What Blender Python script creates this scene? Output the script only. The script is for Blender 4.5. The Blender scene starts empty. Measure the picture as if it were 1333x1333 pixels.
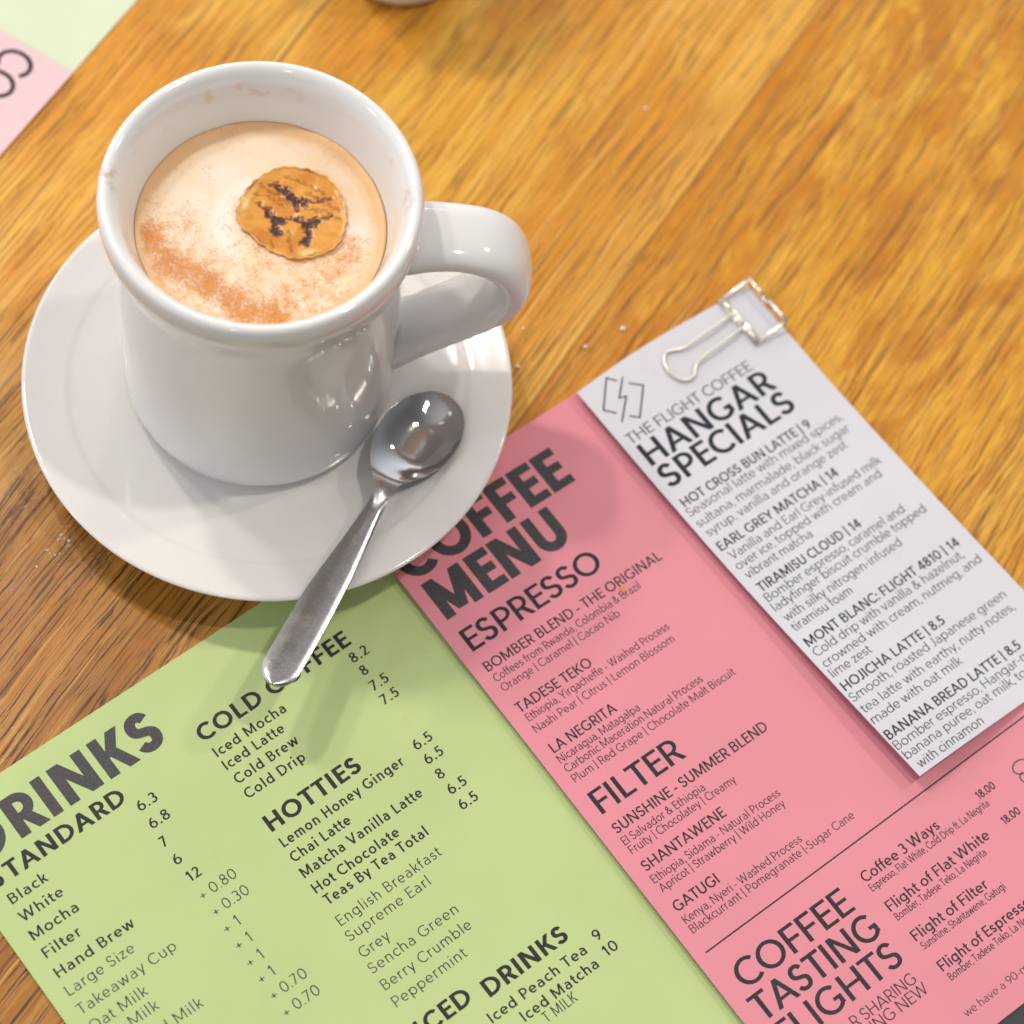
import bpy, bmesh, math, random
from mathutils import Vector, Matrix, noise as mnoise
random.seed(7)
C = bpy.context.scene
COL = C.collection
R = math.radians

# ------------------------------------------------------------------ camera
cam_d = bpy.data.cameras.new('camera'); cam = bpy.data.objects.new('camera', cam_d); COL.objects.link(cam)
CX = Vector((0.97871566, 0.18395729, 0.09096905)); CU = Vector((-0.20522098, 0.87730737, 0.43383883)); CD = Vector((0, 0.44327362, -0.89638636))
cam.matrix_world = Matrix(((CX.x, CU.x, -CD.x, 0), (CX.y, CU.y, -CD.y, 0), (CX.z, CU.z, -CD.z, 0.66610882), (0, 0, 0, 1)))
cam_d.sensor_width = 36; cam_d.lens = 91.445; cam_d.clip_start = 0.02; cam_d.clip_end = 60
cam_d.dof.use_dof = True; cam_d.dof.focus_distance = 0.697; cam_d.dof.aperture_fstop = 8.2
C.camera = cam

# ------------------------------------------------------------------ world, lamps, exposure
wd = bpy.data.worlds.new('World'); C.world = wd; wd.use_nodes = True
wn = wd.node_tree; wn.nodes.clear()
wo = wn.nodes.new('ShaderNodeOutputWorld'); wb = wn.nodes.new('ShaderNodeBackground')
wtc = wn.nodes.new('ShaderNodeTexCoord'); wsep = wn.nodes.new('ShaderNodeSeparateXYZ'); wr = wn.nodes.new('ShaderNodeValToRGB')
wn.links.new(wtc.outputs['Generated'], wsep.inputs[0]); wn.links.new(wsep.outputs['Z'], wr.inputs[0])
e = wr.color_ramp.elements
e[0].position = 0.0; e[0].color = (0.40, 0.40, 0.41, 1)
e[1].position = 1.0; e[1].color = (0.13, 0.128, 0.128, 1)
for ps, cl in ((0.30, (0.47, 0.49, 0.52, 1)), (0.66, (0.27, 0.265, 0.265, 1))):
    k = e.new(ps); k.color = cl
wdot = wn.nodes.new('ShaderNodeVectorMath'); wdot.operation = 'DOT_PRODUCT'; wn.links.new(wtc.outputs['Generated'], wdot.inputs[0])
wdot.inputs[1].default_value = (math.cos(R(150)) * 0.94, math.sin(R(150)) * 0.94, 0.34)
wmr = wn.nodes.new('ShaderNodeMapRange'); wmr.interpolation_type = 'SMOOTHSTEP'; wn.links.new(wdot.outputs['Value'], wmr.inputs[0])
for i_, v_ in ((1, -0.5), (2, 0.95), (3, 0.40), (4, 2.0)): wmr.inputs[i_].default_value = v_
wmu = wn.nodes.new('ShaderNodeVectorMath'); wmu.operation = 'SCALE'; wn.links.new(wr.outputs[0], wmu.inputs[0]); wn.links.new(wmr.outputs[0], wmu.inputs['Scale'])
wn.links.new(wmu.outputs[0], wb.inputs[0]); wb.inputs[1].default_value = 1.02
wn.links.new(wb.outputs[0], wo.inputs[0])

def lamp(name, az, el, dist, size, power, color, target=(0.0, 0.34, 0.0), spread=None):
    d = bpy.data.lights.new(name, 'AREA'); d.shape = 'DISK'; d.size = size; d.energy = power; d.color = color
    if spread: d.spread = R(spread)
    o = bpy.data.objects.new(name, d); COL.objects.link(o)
    v = Vector((math.cos(R(az)) * math.cos(R(el)), math.sin(R(az)) * math.cos(R(el)), math.sin(R(el))))
    o.location = Vector(target) + v * dist
    o.rotation_euler = (-v).to_track_quat('-Z', 'Y').to_euler()
    return o
lamp('key_lamp', 143, 58, 1.05, 0.055, 1.85, (1.0, 0.93, 0.84))
lamp('second_lamp', 152, 51, 1.1, 0.075, 1.30, (1.0, 0.93, 0.84))
lamp('ceiling_lamp', 20, 73, 2.0, 0.09, 6.4, (1.0, 0.91, 0.80))
lamp('wall_lamp', 38, 47, 2.2, 0.12, 4.6, (1.0, 0.91, 0.81))
lamp('added_far_lamp', 96, 34, 2.4, 0.10, 2.4, (1.0, 0.94, 0.86))  # unseen light added behind for highlights on rim and saucer
lamp('added_left_lamp', 205, 33, 1.9, 0.10, 1.4, (0.92, 0.96, 1.0))  # added unseen light on the left, there for glaze highlights
lamp('added_front_lamp', 262, 47, 2.0, 0.08, 1.3, (0.90, 0.95, 1.0))  # added unseen light near the viewer, for small highlights

C.view_settings.view_transform = 'Standard'; C.view_settings.look = 'None'
C.view_settings.exposure = 0.51; C.view_settings.gamma = 1.0; C.view_settings.use_curve_mapping = False
C.cycles.max_bounces = 10; C.cycles.transmission_bounces = 10; C.cycles.caustics_reflective = False; C.cycles.caustics_refractive = False
C.cycles.use_denoising = True

# ------------------------------------------------------------------ node helpers
class NT:
    def __init__(s, name):
        s.m = bpy.data.materials.new(name); s.m.use_nodes = True
        s.t = s.m.node_tree; s.b = s.t.nodes['Principled BSDF']
    def n(s, typ, **kw):
        x = s.t.nodes.new(typ)
        for k, v in kw.items(): setattr(x, k, v)
        return x
    def l(s, a, b): s.t.links.new(a, b)
    def put(s, sock, v):
        if hasattr(v, 'is_output'): s.l(v, sock)
        else: sock.default_value = v
    def math(s, op, a, b=0.0, c=0.0, clamp=False):
        x = s.n('ShaderNodeMath', operation=op); x.use_clamp = clamp
        s.put(x.inputs[0], a); s.put(x.inputs[1], b)
        if len(x.inputs) > 2: s.put(x.inputs[2], c)
        return x.outputs[0]
    def mix(s, f, a, b, mode='MIX'):
        x = s.n('ShaderNodeMix', data_type='RGBA', blend_type=mode); s.put(x.inputs[0], f)
        s.put(x.inputs[6], a if not isinstance(a, tuple) else (*a, 1)[:4]); s.put(x.inputs[7], b if not isinstance(b, tuple) else (*b, 1)[:4])
        return x.outputs[2]
    def ramp(s, f, a, b, lo=0.0, hi=1.0):
        x = s.n('ShaderNodeMapRange', interpolation_type='SMOOTHSTEP'); s.put(x.inputs[0], f)
        for i, v in ((1, a), (2, b), (3, lo), (4, hi)): x.inputs[i].default_value = v
        return x.outputs[0]
    def noise(s, vec, scale, detail=2.0, rough=0.5, dist=0.0):
        x = s.n('ShaderNodeTexNoise'); s.put(x.inputs['Vector'], vec); x.inputs['Scale'].default_value = scale
        x.inputs['Detail'].default_value = detail; x.inputs['Roughness'].default_value = rough; x.inputs['Distortion'].default_value = dist
        return x.outputs['Fac']
    def obj(s): return s.n('ShaderNodeTexCoord').outputs['Object']
    def map(s, vec, scale=(1, 1, 1), rot=(0, 0, 0), loc=(0, 0, 0)):
        x = s.n('ShaderNodeMapping'); s.put(x.inputs[0], vec); x.inputs[1].default_value = loc; x.inputs[2].default_value = rot; x.inputs[3].default_value = scale
        return x.outputs[0]
    def bump(s, h, strength, dist):
        x = s.n('ShaderNodeBump'); s.put(x.inputs['Height'], h); x.inputs['Strength'].default_value = strength; x.inputs['Distance'].default_value = dist
        s.l(x.outputs[0], s.b.inputs['Normal'])
    def set(s, **kw):
        for k, v in kw.items(): s.put(s.b.inputs[k.replace('_', ' ')], v if not isinstance(v, tuple) else (*v, 1)[:4])
        return s

# ------------------------------------------------------------------ object helpers
def thing(name, label, cat, loc=(0, 0, 0), rotz=0.0, group=None):
    o = bpy.data.objects.new(name, None); COL.objects.link(o); o.empty_display_size = 0.01
    o.location = loc; o.rotation_euler = (0, 0, rotz)
    return tag(o, label, cat, group)
def tag(o, label=None, cat=None, group=None):
    if label: o['label'] = label
    if cat: o['category'] = cat
    if group: o['group'] = group
    return o
def mesh(name, verts, faces, mat, parent=None, smooth=True, fmat=None):
    me = bpy.data.meshes.new(name); me.from_pydata([tuple(v) for v in verts], [], faces); me.update()
    for m in (mat if isinstance(mat, list) else [mat]): me.materials.append(m)
    if smooth: me.polygons.foreach_set('use_smooth', [True] * len(me.polygons))
    if fmat: me.polygons.foreach_set('material_index', fmat)
    o = bpy.data.objects.new(name, me); COL.objects.link(o)
    if parent: o.parent = parent
    return o
def catmull(pts, n):
    out = []
    P = [pts[0]] + list(pts) + [pts[-1]]
    for i in range(1, len(P) - 2):
        for j in range(n):
            t = j / n; a, b, c, d = P[i - 1], P[i], P[i + 1], P[i + 2]
            out.append(tuple(0.5 * (2 * b[k] + (c[k] - a[k]) * t + (2 * a[k] - 5 * b[k] + 4 * c[k] - d[k]) * t * t + (3 * b[k] - a[k] - 3 * c[k] + d[k]) * t ** 3) for k in range(len(b))))
    out.append(tuple(pts[-1])); return out
def lathe(prof, seg=128):
    v, f = [], []; idx = []
    for r, z in prof:
        if r < 1e-7: idx.append([len(v)]); v.append((0, 0, z))
        else:
            idx.append(list(range(len(v), len(v) + seg)))
            v += [(r * math.cos(2 * math.pi * k / seg), r * math.sin(2 * math.pi * k / seg), z) for k in range(seg)]
    for a, b in zip(idx[:-1], idx[1:]):
        for k in range(seg):
            k2 = (k + 1) % seg
            if len(a) == 1 and len(b) == 1: continue
            if len(a) == 1: f.append((a[0], b[k], b[k2]))
            elif len(b) == 1: f.append((a[k], b[0], a[k2]))
            else: f.append((a[k], b[k], b[k2], a[k2]))
    return v, f
def sweep(path, ring, closed=False, caps=True):
    """path: list of (centre, side, up); ring: function i -> list of (s, u)"""
    v, f = [], []; n = None
    for i, (c, s, u) in enumerate(path):
        rg = ring(i); n = len(rg)
        v += [c + s * a + u * b for a, b in rg]
    m = len(path)
    for i in range(m if closed else m - 1):
        a, b = i * n, ((i + 1) % m) * n
        for k in range(n): f.append((a + k, a + (k + 1) % n, b + (k + 1) % n, b + k))
    if caps and not closed:
        f.append(tuple(range(n))[::-1]); f.append(tuple(range((m - 1) * n, m * n)))
    return v, f
def wire(pts, rad, seg=10, closed=False):
    P = [Vector(q) for q in pts]; path = []; m = len(P); up = Vector((0, 0, 1))
    for i, q in enumerate(P):
        a = P[(i - 1) % m] if (closed or i > 0) else q; b = P[(i + 1) % m] if (closed or i < m - 1) else q
        t = (b - a).normalized(); s = t.cross(up)
        s = s.normalized() if s.length > 1e-4 else Vector((1, 0, 0))
        path.append((q, s, s.cross(t).normalized()))
    ring = [(rad * math.cos(2 * math.pi * k / seg), rad * math.sin(2 * math.pi * k / seg)) for k in range(seg)]
    return sweep(path, lambda i: ring, closed)
def join(*parts):
    v, f = [], []
    for a, b in parts:
        o = len(v); v += list(a); f += [tuple(i + o for i in q) for q in b]
    return v, f
def ss(a, b, x):
    t = min(1.0, max(0.0, (x - a) / (b - a))); return t * t * (3 - 2 * t)

# ------------------------------------------------------------------ table
GR = R(68.5)
SEAM = -math.sin(GR) * 0.0247 + math.cos(GR) * (0.4302 - 0.35)
def wood():
    k = NT('oak_table_wood'); o = k.obj()
    g = k.map(o, rot=(0, 0, -GR))                      # x along the grain, y across it
    wob = k.noise(k.map(g, scale=(9, 22, 1)), 1.0, 3, 0.55)
    wob2 = k.noise(k.map(g, scale=(45, 130, 1), loc=(3, 1, 0)), 1.0, 2, 0.5)
    sp = k.n('ShaderNodeSeparateXYZ'); k.l(g, sp.inputs[0]); gx, gy = sp.outputs[0], sp.outputs[1]
    # board joints (positions across the grain)
    seam = lambda y, w: k.ramp(k.math('ABSOLUTE', k.math('SUBTRACT', k.math('ADD', gy, k.math('MULTIPLY', k.math('SUBTRACT', wob2, 0.5), 0.0012)), y)), 0.0, w, 1, 0)
    SE = (SEAM, SEAM + 0.128)
    boardR = k.ramp(k.math('ADD', gy, k.math('MULTIPLY', k.math('SUBTRACT', wob2, 0.5), 0.0012)), SE[0] - 0.0005, SE[0] + 0.0005, 1, 0)      # the board right of the joint
    gy2 = k.math('ADD', gy, k.math('MULTIPLY', k.math('SUBTRACT', wob, 0.5), 0.0085))
    gy2 = k.math('ADD', gy2, k.math('MULTIPLY', k.math('SUBTRACT', wob2, 0.5), 0.0016))
    cv = k.n('ShaderNodeCombineXYZ'); k.l(gx, cv.inputs[0]); k.l(gy2, cv.inputs[1]); k.l(k.math('MULTIPLY', boardR, 3.7), cv.inputs[2])
    q = cv.outputs[0]
    rings = k.noise(k.map(q, scale=(2.2, 120, 1)), 1.0, 3, 0.6)
    fine = k.noise(k.map(q, scale=(12, 700, 1), loc=(5, 0, 0)), 1.0, 3, 0.65)
    pores = k.noise(k.map(q, scale=(110, 1500, 1), loc=(1, 7, 0)), 1.0, 2, 0.55)
    lines = k.noise(k.map(q, scale=(24, 950, 1), loc=(9, 2, 0)), 1.0, 2, 0.55)
    big = k.noise(k.map(g, scale=(10, 18, 1), loc=(2.3, 4.1, 0)), 1.0, 3, 0.55)
    flake = k.noise(k.map(g, scale=(60, 340, 1), rot=(0, 0, 0.14)), 1.0, 4, 0.65, 0.5)
    base = k.mix(k.ramp(rings, 0.30, 0.70), (0.82, 0.475, 0.078), (0.69, 0.325, 0.026))
    base = k.mix(k.ramp(big, 0.44, 0.60, 0, 0.8), base, (0.63, 0.245, 0.012))
    base = k.mix(k.math('MULTIPLY', boardR, 0.6), base, k.mix(k.ramp(flake, 0.35, 0.65), (0.79, 0.405, 0.036), (0.57, 0.22, 0.010)))
    blot = k.noise(k.map(g, scale=(26, 62, 1), loc=(7, 2, 0), rot=(0, 0, 0.2)), 1.0, 4, 0.62, 0.7)
    base = k.mix(k.math('MULTIPLY', boardR, k.ramp(blot, 0.46, 0.62, 0, 0.75)), base, (0.52, 0.18, 0.007))
    base = k.mix(k.math('MULTIPLY', k.math('SUBTRACT', 1.0, boardR), k.ramp(blot, 0.52, 0.66, 0, 0.45)), base, (0.50, 0.19, 0.016))
    near = k.math('SUBTRACT', gy, SE[0])
    base = k.mix(k.math('MULTIPLY', boardR, k.ramp(near, -0.022, -0.001, 0, 0.55)), base, (0.54, 0.195, 0.009))
    base = k.mix(k.math('MULTIPLY', k.math('SUBTRACT', 1.0, boardR), k.ramp(near, 0.020, 0.001, 0, 0.45)), base, (0.83, 0.46, 0.085))
    # darker, redder worn part of the boards beside the cup
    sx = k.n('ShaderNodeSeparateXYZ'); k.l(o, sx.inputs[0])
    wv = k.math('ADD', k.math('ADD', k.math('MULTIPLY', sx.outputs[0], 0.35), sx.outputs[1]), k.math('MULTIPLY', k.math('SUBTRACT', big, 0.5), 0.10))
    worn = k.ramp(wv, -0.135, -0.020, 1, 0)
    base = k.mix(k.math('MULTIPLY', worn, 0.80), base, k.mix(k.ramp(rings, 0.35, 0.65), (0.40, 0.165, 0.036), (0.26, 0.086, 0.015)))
    base = k.mix(k.ramp(fine, 0.46, 0.74, 0, 0.50), base, (0.34, 0.115, 0.012))
    # open grain: short dark dashes
    amt = k.math('ADD', 0.50, k.math('MULTIPLY', worn, 0.50))
    dash = k.math('MULTIPLY', k.ramp(lines, 0.535, 0.605), k.ramp(pores, 0.36, 0.50))
    base = k.mix(k.math('MULTIPLY', dash, amt), base, (0.075, 0.030, 0.012))
    hair = k.noise(k.map(q, scale=(13, 1500, 1), loc=(4, 11, 0)), 1.0, 2, 0.6); gate = k.noise(k.map(q, scale=(7, 60, 1), loc=(1, 3, 0)), 1.0, 2, 0.5)
    hm = k.math('MULTIPLY', k.ramp(hair, 0.53, 0.62), k.ramp(gate, 0.40, 0.58))
    base = k.mix(k.math('MULTIPLY', hm, k.math('ADD', 0.30, k.math('MULTIPLY', worn, 0.50))), base, (0.095, 0.036, 0.012))
    lite = k.noise(k.map(q, scale=(9, 520, 1), loc=(14, 1, 0)), 1.0, 3, 0.6)
    base = k.mix(k.math('MULTIPLY', k.ramp(lite, 0.54, 0.70, 0, 0.42), k.math('SUBTRACT', 1.0, k.math('MULTIPLY', boardR, 0.55))), base, (0.86, 0.50, 0.13))
    d2 = k.ramp(pores, 0.60, 0.70)
    base = k.mix(k.math('MULTIPLY', d2, k.math('MULTIPLY', amt, 0.75)), base, (0.12, 0.045, 0.014))
    base = k.mix(k.math('MULTIPLY', seam(SE[0], 0.0009), 0.55), base, (0.16, 0.06, 0.018))
    base = k.mix(k.math('MULTIPLY', seam(SE[1], 0.0009), 0.6), base, (0.16, 0.06, 0.018))
    # chalky scuffs in the worn varnish
    sc = k.noise(k.map(g, scale=(420, 1500, 1)), 1.0, 2, 0.7)
    sc2 = k.noise(o, 38, 3, 0.6)
    base = k.mix(k.math('MULTIPLY', k.math('MULTIPLY', k.ramp(sc, 0.56, 0.70), k.ramp(sc2, 0.46, 0.62)), k.math('MULTIPLY', worn, 0.75)), base, (0.66, 0.56, 0.48))
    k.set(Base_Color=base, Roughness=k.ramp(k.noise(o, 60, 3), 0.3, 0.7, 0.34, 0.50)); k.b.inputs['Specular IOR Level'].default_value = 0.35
    h = k.math('SUBTRACT', k.math('MULTIPLY', fine, 0.35), k.math('MULTIPLY', dash, 0.8))
    k.bump(h, 0.35, 0.0004)
    return k.m
bm = bmesh.new(); bmesh.ops.create_cube(bm, size=1.0)
for v in bm.verts: v.co = Vector((v.co.x * 1.1, v.co.y * 1.1 , v.co.z * 0.03))
bmesh.ops.bevel(bm, geom=bm.edges[:], offset=0.003, segments=2, affect='EDGES')
me = bpy.data.meshes.new('wooden_table'); bm.to_mesh(me); bm.free(); me.materials.append(wood())
table = bpy.data.objects.new('wooden_table', me); COL.objects.link(table); table.location = (0.0, 0.35, -0.015)
tag(table, 'varnished golden oak table top with dark open grain, under the cup and the menus', 'table')

# ------------------------------------------------------------------ ceramics
def glaze(name, col, mottled=0.0):
    k = NT(name); o = k.obj()
    c = k.mix(k.ramp(k.noise(o, 30, 3), 0.35, 0.7), col, tuple(x * 0.97 for x in col))
    k.set(Base_Color=c, Roughness=0.10, Specular_IOR_Level=0.5, Coat_Weight=0.25, Coat_Roughness=0.04)
    k.bump(k.noise(o, 55, 2), 0.05, 0.0006)
    return k.m
M_cup = glaze('white_cup_glaze', (0.755, 0.757, 0.758)); M_saucer = glaze('white_saucer_glaze', (0.79, 0.765, 0.745))
def stained_glaze():
    k = NT('white_cup_glaze_with_coffee_marks'); o = k.obj()
    sp = k.n('ShaderNodeSeparateXYZ'); k.l(o, sp.inputs[0])
    ax, ay, az = sp.outputs
    def spot(px, py, pz, r0, r1):
        vm = k.n('ShaderNodeVectorMath', operation='DISTANCE'); k.l(o, vm.inputs[0]); vm.inputs[1].default_value = (px, py, pz)
        return k.ramp(vm.outputs['Value'], r0, r1, 1, 0)
    nz = k.noise(o, 900, 3, 0.6); nz2 = k.noise(o, 160, 3, 0.6)
    m = k.math('MULTIPLY', spot(-0.0388, -0.0045, 0.0952, 0.0006, 0.0052), k.ramp(nz2, 0.46, 0.62))
    m = k.math('MAXIMUM', m, k.math('MULTIPLY', spot(0.0368, 0.0085, 0.0930, 0.0004, 0.0050), k.ramp(nz2, 0.44, 0.62)))
    # thin tan tide marks inside, just above the foam
    ring = k.math('MULTIPLY', k.ramp(k.math('ABSOLUTE', k.math('SUBTRACT', az, 0.0900)), 0.0, 0.0045, 1, 0), k.ramp(nz2, 0.56, 0.70))
    rad = k.n('ShaderNodeVectorMath', operation='LENGTH'); k.l(k.map(o, scale=(1, 1, 0)), rad.inputs[0])
    ring = k.math('MULTIPLY', k.math('MULTIPLY', ring, 0.55), k.ramp(rad.outputs['Value'], 0.0365, 0.0378, 1, 0))
    c = k.mix(m, (0.755, 0.757, 0.758), (0.55, 0.30, 0.15)); c = k.mix(ring, c, (0.70, 0.50, 0.33))
    k.set(Base_Color=c, Roughness=0.10, Specular_IOR_Level=0.5, Coat_Weight=0.25, Coat_Roughness=0.04)
    return k.m
M_cup_body = stained_glaze()

SCX, SCY = -0.07506684, 0.34692624
saucer_t = tag(mesh('saucer', *lathe(catmull([(0, .0060), (.020, .0060), (.033, .0060), (.0365, .0062), (.0395, .0072), (.045, .0094), (.0515, .0118), (.0555, .0132), (.0578, .0144), (.0630, .0159), (.0668, .0170), (.0682, .0173), (.0690, .0169), (.0689, .0162), (.0675, .0155), (.062, .0137), (.054, .0104), (.046, .0066), (.0425, .0035), (.0415, .0008), (.0405, .0001), (.0385, .0001), (.0375, .0012), (.036, .0026), (.02, .0028), (0, .0028)], 6), 160), M_saucer),
    'round white glazed saucer under the coffee cup', 'saucer')
saucer_t.location = (SCX, SCY, 0)

MX, MY, MZ = -0.07906362, 0.35300475, 0.0061
cup = thing('coffee_cup', 'thick white diner cup of milky coffee standing on a white saucer', 'cup', (MX, MY, MZ))
z0 = MZ
prof = [(0, .0030), (.020, .0030), (.031, .0026), (.0325, .0002), (.0338, .0), (.0352, .0004), (.0368, .0020), (.0377, .0045), (.03815, .009), (.0382, .018), (.0380, .035), (.0379, .055), (.0380, .067), (.0384, .0748), (.0393, .0800), (.0405, .0842), (.0415, .0878), (.0418, .0908), (.0417, .0935), (.0411, .0953), (.0401, .0961), (.0389, .0959), (.0377, .0947), (.0364, .0922), (.0352, .0885), (.0342, .0848), (.0333, .0815), (.0327, .0790), (.0322, .072), (.0318, .055), (.031, .030), (.028, .014), (.018, .0100), (0, .0098)]
body = mesh('cup_body', *lathe(catmull(prof, 5), 160), M_cup_body, cup)
# handle: a broad flattened strap in the vertical plane at azimuth HA
HA = R(12.5)
hd = Vector((math.cos(HA), math.sin(HA), 0)); hs = Vector((-math.sin(HA), math.cos(HA), 0))
hp = [(.0340, .0762, 11.6, 5.2), (.0390, .0765, 11.0, 4.8), (.0450, .0768, 10.3, 4.2), (.0520, .0764, 10.0, 4.0), (.0590, .0742, 10.2, 4.3), (.0643, .0698, 10.4, 4.7), (.0669, .0636, 10.5, 5.3), (.0669, .0568, 10.4, 5.4), (.0642, .0502, 10.2, 5.2), (.0597, .0446, 9.9, 4.8), (.0540, .0392, 9.7, 4.7), (.0480, .0341, 9.7, 4.8), (.0430, .0295, 9.6, 4.8), (.0385, .0265, 10.4, 5.6), (.0345, .0245, 11.2, 6.2)]
hp = catmull(hp, 5)
path = []; rings = []
for i, (r, z, w, t) in enumerate(hp):
    a = hp[max(0, i - 1)]; b = hp[min(len(hp) - 1, i + 1)]
    tg = (hd * (b[0] - a[0]) + Vector((0, 0, b[1] - a[1]))).normalized()
    path.append((hd * r + Vector((0, 0, z)), hs, hs.cross(tg).normalized()))
    q = []
    for k in range(40):
        an = 2 * math.pi * k / 40; c_, s_ = math.cos(an), math.sin(an)
        q.append((w / 1000 * math.copysign(abs(c_) ** 0.72, c_), t / 1000 * math.copysign(abs(s_) ** 0.80, s_)))
    rings.append(q)
mesh('cup_handle', *sweep(path, lambda i: rings[i]), M_cup, cup)

# ------------------------------------------------------------------ coffee with foam and cinnamon
def foam_mat():
    k = NT('milk_foam_with_cinnamon'); o = k.obj()
    sp = k.n('ShaderNodeSeparateXYZ'); k.l(o, sp.inputs[0])
    n1 = k.noise(o, 120, 4, 0.6); n2 = k.noise(o, 520, 4, 0.65); n3 = k.noise(o, 1500, 2, 0.6); n0 = k.noise(o, 45, 3, 0.5)
    dust = k.n('ShaderNodeAttribute', attribute_name='dust').outputs['Fac']; edge = k.n('ShaderNodeAttribute', attribute_name='edge').outputs['Fac']
    milk = k.n('ShaderNodeAttribute', attribute_name='milk').outputs['Fac']
    c = k.mix(k.ramp(n0, 0.35, 0.65), (0.84, 0.69, 0.53), (0.81, 0.615, 0.425))
    c = k.mix(k.ramp(edge, 0.0, 1.0, 0, 0.85), c, (0.70, 0.40, 0.17))
    c = k.mix(k.math('MULTIPLY', milk, k.ramp(n2, 0.2, 0.5, 0.55, 1.0)), c, (0.86, 0.78, 0.70))
    d = k.math('ADD', k.math('MULTIPLY', n1, 0.40), k.math('ADD', k.math('MULTIPLY', n2, 0.55), k.math('MULTIPLY', n3, 0.32)))   # about .63 mean
    th = k.math('SUBTRACT', 0.745, k.math('MULTIPLY', dust, 0.345))
    m = k.math('MULTIPLY', k.math('SUBTRACT', d, th), 4.2, clamp=True)
    m = k.math('MULTIPLY', m, k.ramp(dust, 0.0, 0.25))
    c = k.mix(k.math('MULTIPLY', m, 0.92), c, k.mix(k.ramp(n2, 0.35, 0.65), (0.50, 0.145, 0.008), (0.66, 0.25, 0.028)))
    k.set(Base_Color=c, Roughness=0.42, Specular_IOR_Level=0.35, Subsurface_Weight=0.12, Subsurface_Scale=0.002)
    k.b.inputs['Subsurface Radius'].default_value = (1, 0.6, 0.3)
    vo = k.n('ShaderNodeTexVoronoi'); k.l(o, vo.inputs['Vector']); vo.inputs['Scale'].default_value = 1100
    bub = k.math('MULTIPLY', k.ramp(vo.outputs['Distance'], 0.0, 0.35, 1, 0), k.ramp(k.noise(o, 240, 2), 0.5, 0.65))
    k.bump(k.math('SUBTRACT', k.math('ADD', k.math('MULTIPLY', n3, 0.4), k.math('ADD', n2, k.math('MULTIPLY', m, 0.5))), k.math('MULTIPLY', bub, 0.8)), 0.40, 0.0004)
    return k.m
FZ = 0.0797; FR = 0.0327
fv, ff = [], []
NR, NS = 60, 160
for i in range(NR + 1):
    r = FR * i / NR
    for j in range(NS if i else 1):
        a = 2 * math.pi * j / NS
        x, y = r * math.cos(a), r * math.sin(a)
        dome = 0.0010 * (1 - (r / FR) ** 2) + 0.0012 * ss(0.88, 1.0, r / FR) + 0.0005 * mnoise.noise(Vector((x * 90, y * 90, 3)))
        fv.append((x, y, dome))
idx = lambda i, j: 0 if i == 0 else 1 + (i - 1) * NS + j % NS
for j in range(NS): ff.append((0, idx(1, j), idx(1, j + 1)))
for i in range(1, NR):
    for j in range(NS): ff.append((idx(i, j), idx(i + 1, j), idx(i + 1, j + 1), idx(i, j + 1)))
b0 = len(fv)
for j in range(NS):
    a = 2 * math.pi * j / NS; fv.append((0.0316 * math.cos(a), 0.0316 * math.sin(a), -0.03))
for j in range(NS): ff.append((idx(NR, j), b0 + j, b0 + (j + 1) % NS, idx(NR, j + 1)))
ff.append(tuple(b0 + j for j in range(NS))[::-1])
coffee = tag(mesh('coffee', fv, ff, foam_mat()), 'foamy milk coffee dusted with cinnamon, filling the white cup', 'coffee')
coffee.location = (MX, MY, MZ + FZ - 0.0010)
def pseg(p, a, b):
    ax, ay = a; bx, by = b; dx, dy = bx - ax, by - ay
    t = max(0, min(1, ((p[0] - ax) * dx + (p[1] - ay) * dy) / (dx * dx + dy * dy + 1e-12)))
    return math.hypot(p[0] - ax - t * dx, p[1] - ay - t * dy)
def pline(p, pts): return min(pseg(p, pts[i], pts[i + 1]) for i in range(len(pts) - 1))
BC = (7.6, 5.9)                                       # centre of the banana slice, mm from the cup's axis
at = {n: coffee.data.attributes.new(n, 'FLOAT', 'POINT') for n in ('dust', 'edge', 'milk')}
for i, (x, y, z) in enumerate(fv):
    p = (x * 1000, y * 1000); r = math.hypot(*p)
    crescent = ss(9.5, 0.5, pline(p, [(-27, -9), (-21, -15.5), (-13, -18.0), (-5, -21.5), (2, -25.0), (10, -26)])) * 1.0
    crescent2 = max(0.62 * ss(8, 1.5, pline(p, [(10, -20), (17, -14), (21, -7), (24, 0)])), 0.46 * ss(11, 1, pline(p, [(-24, -6), (-15, -10), (0, -14), (10, -17)])))
    light = 0.28 * ss(6, -10, p[1] + 0.15 * p[0]) + 0.14
    at['dust'].data[i].value = max(crescent, crescent2, light) * ss(33, 30, r)
    at['edge'].data[i].value = ss(26.0, 32.5, r) * (0.55 + 0.45 * ss(-5, 15, p[1]) + 0.25 * ss(5, 25, abs(p[0])))
    at['milk'].data[i].value = max(0.9 * ss(5.5, 0.6, pline(p, [(-8, 12), (-11.0, 6), (-11.2, 1), (-9.5, -4), (-6.5, -8)])), 0.75 * ss(10, 1, math.hypot(p[0] + 14, p[1] - 13)), 0.6 * ss(9, 1, math.hypot(p[0] + 19, p[1] - 4)), 0.6 * ss(7, 1, math.hypot(p[0] - 24, p[1] - 4)))

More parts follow.
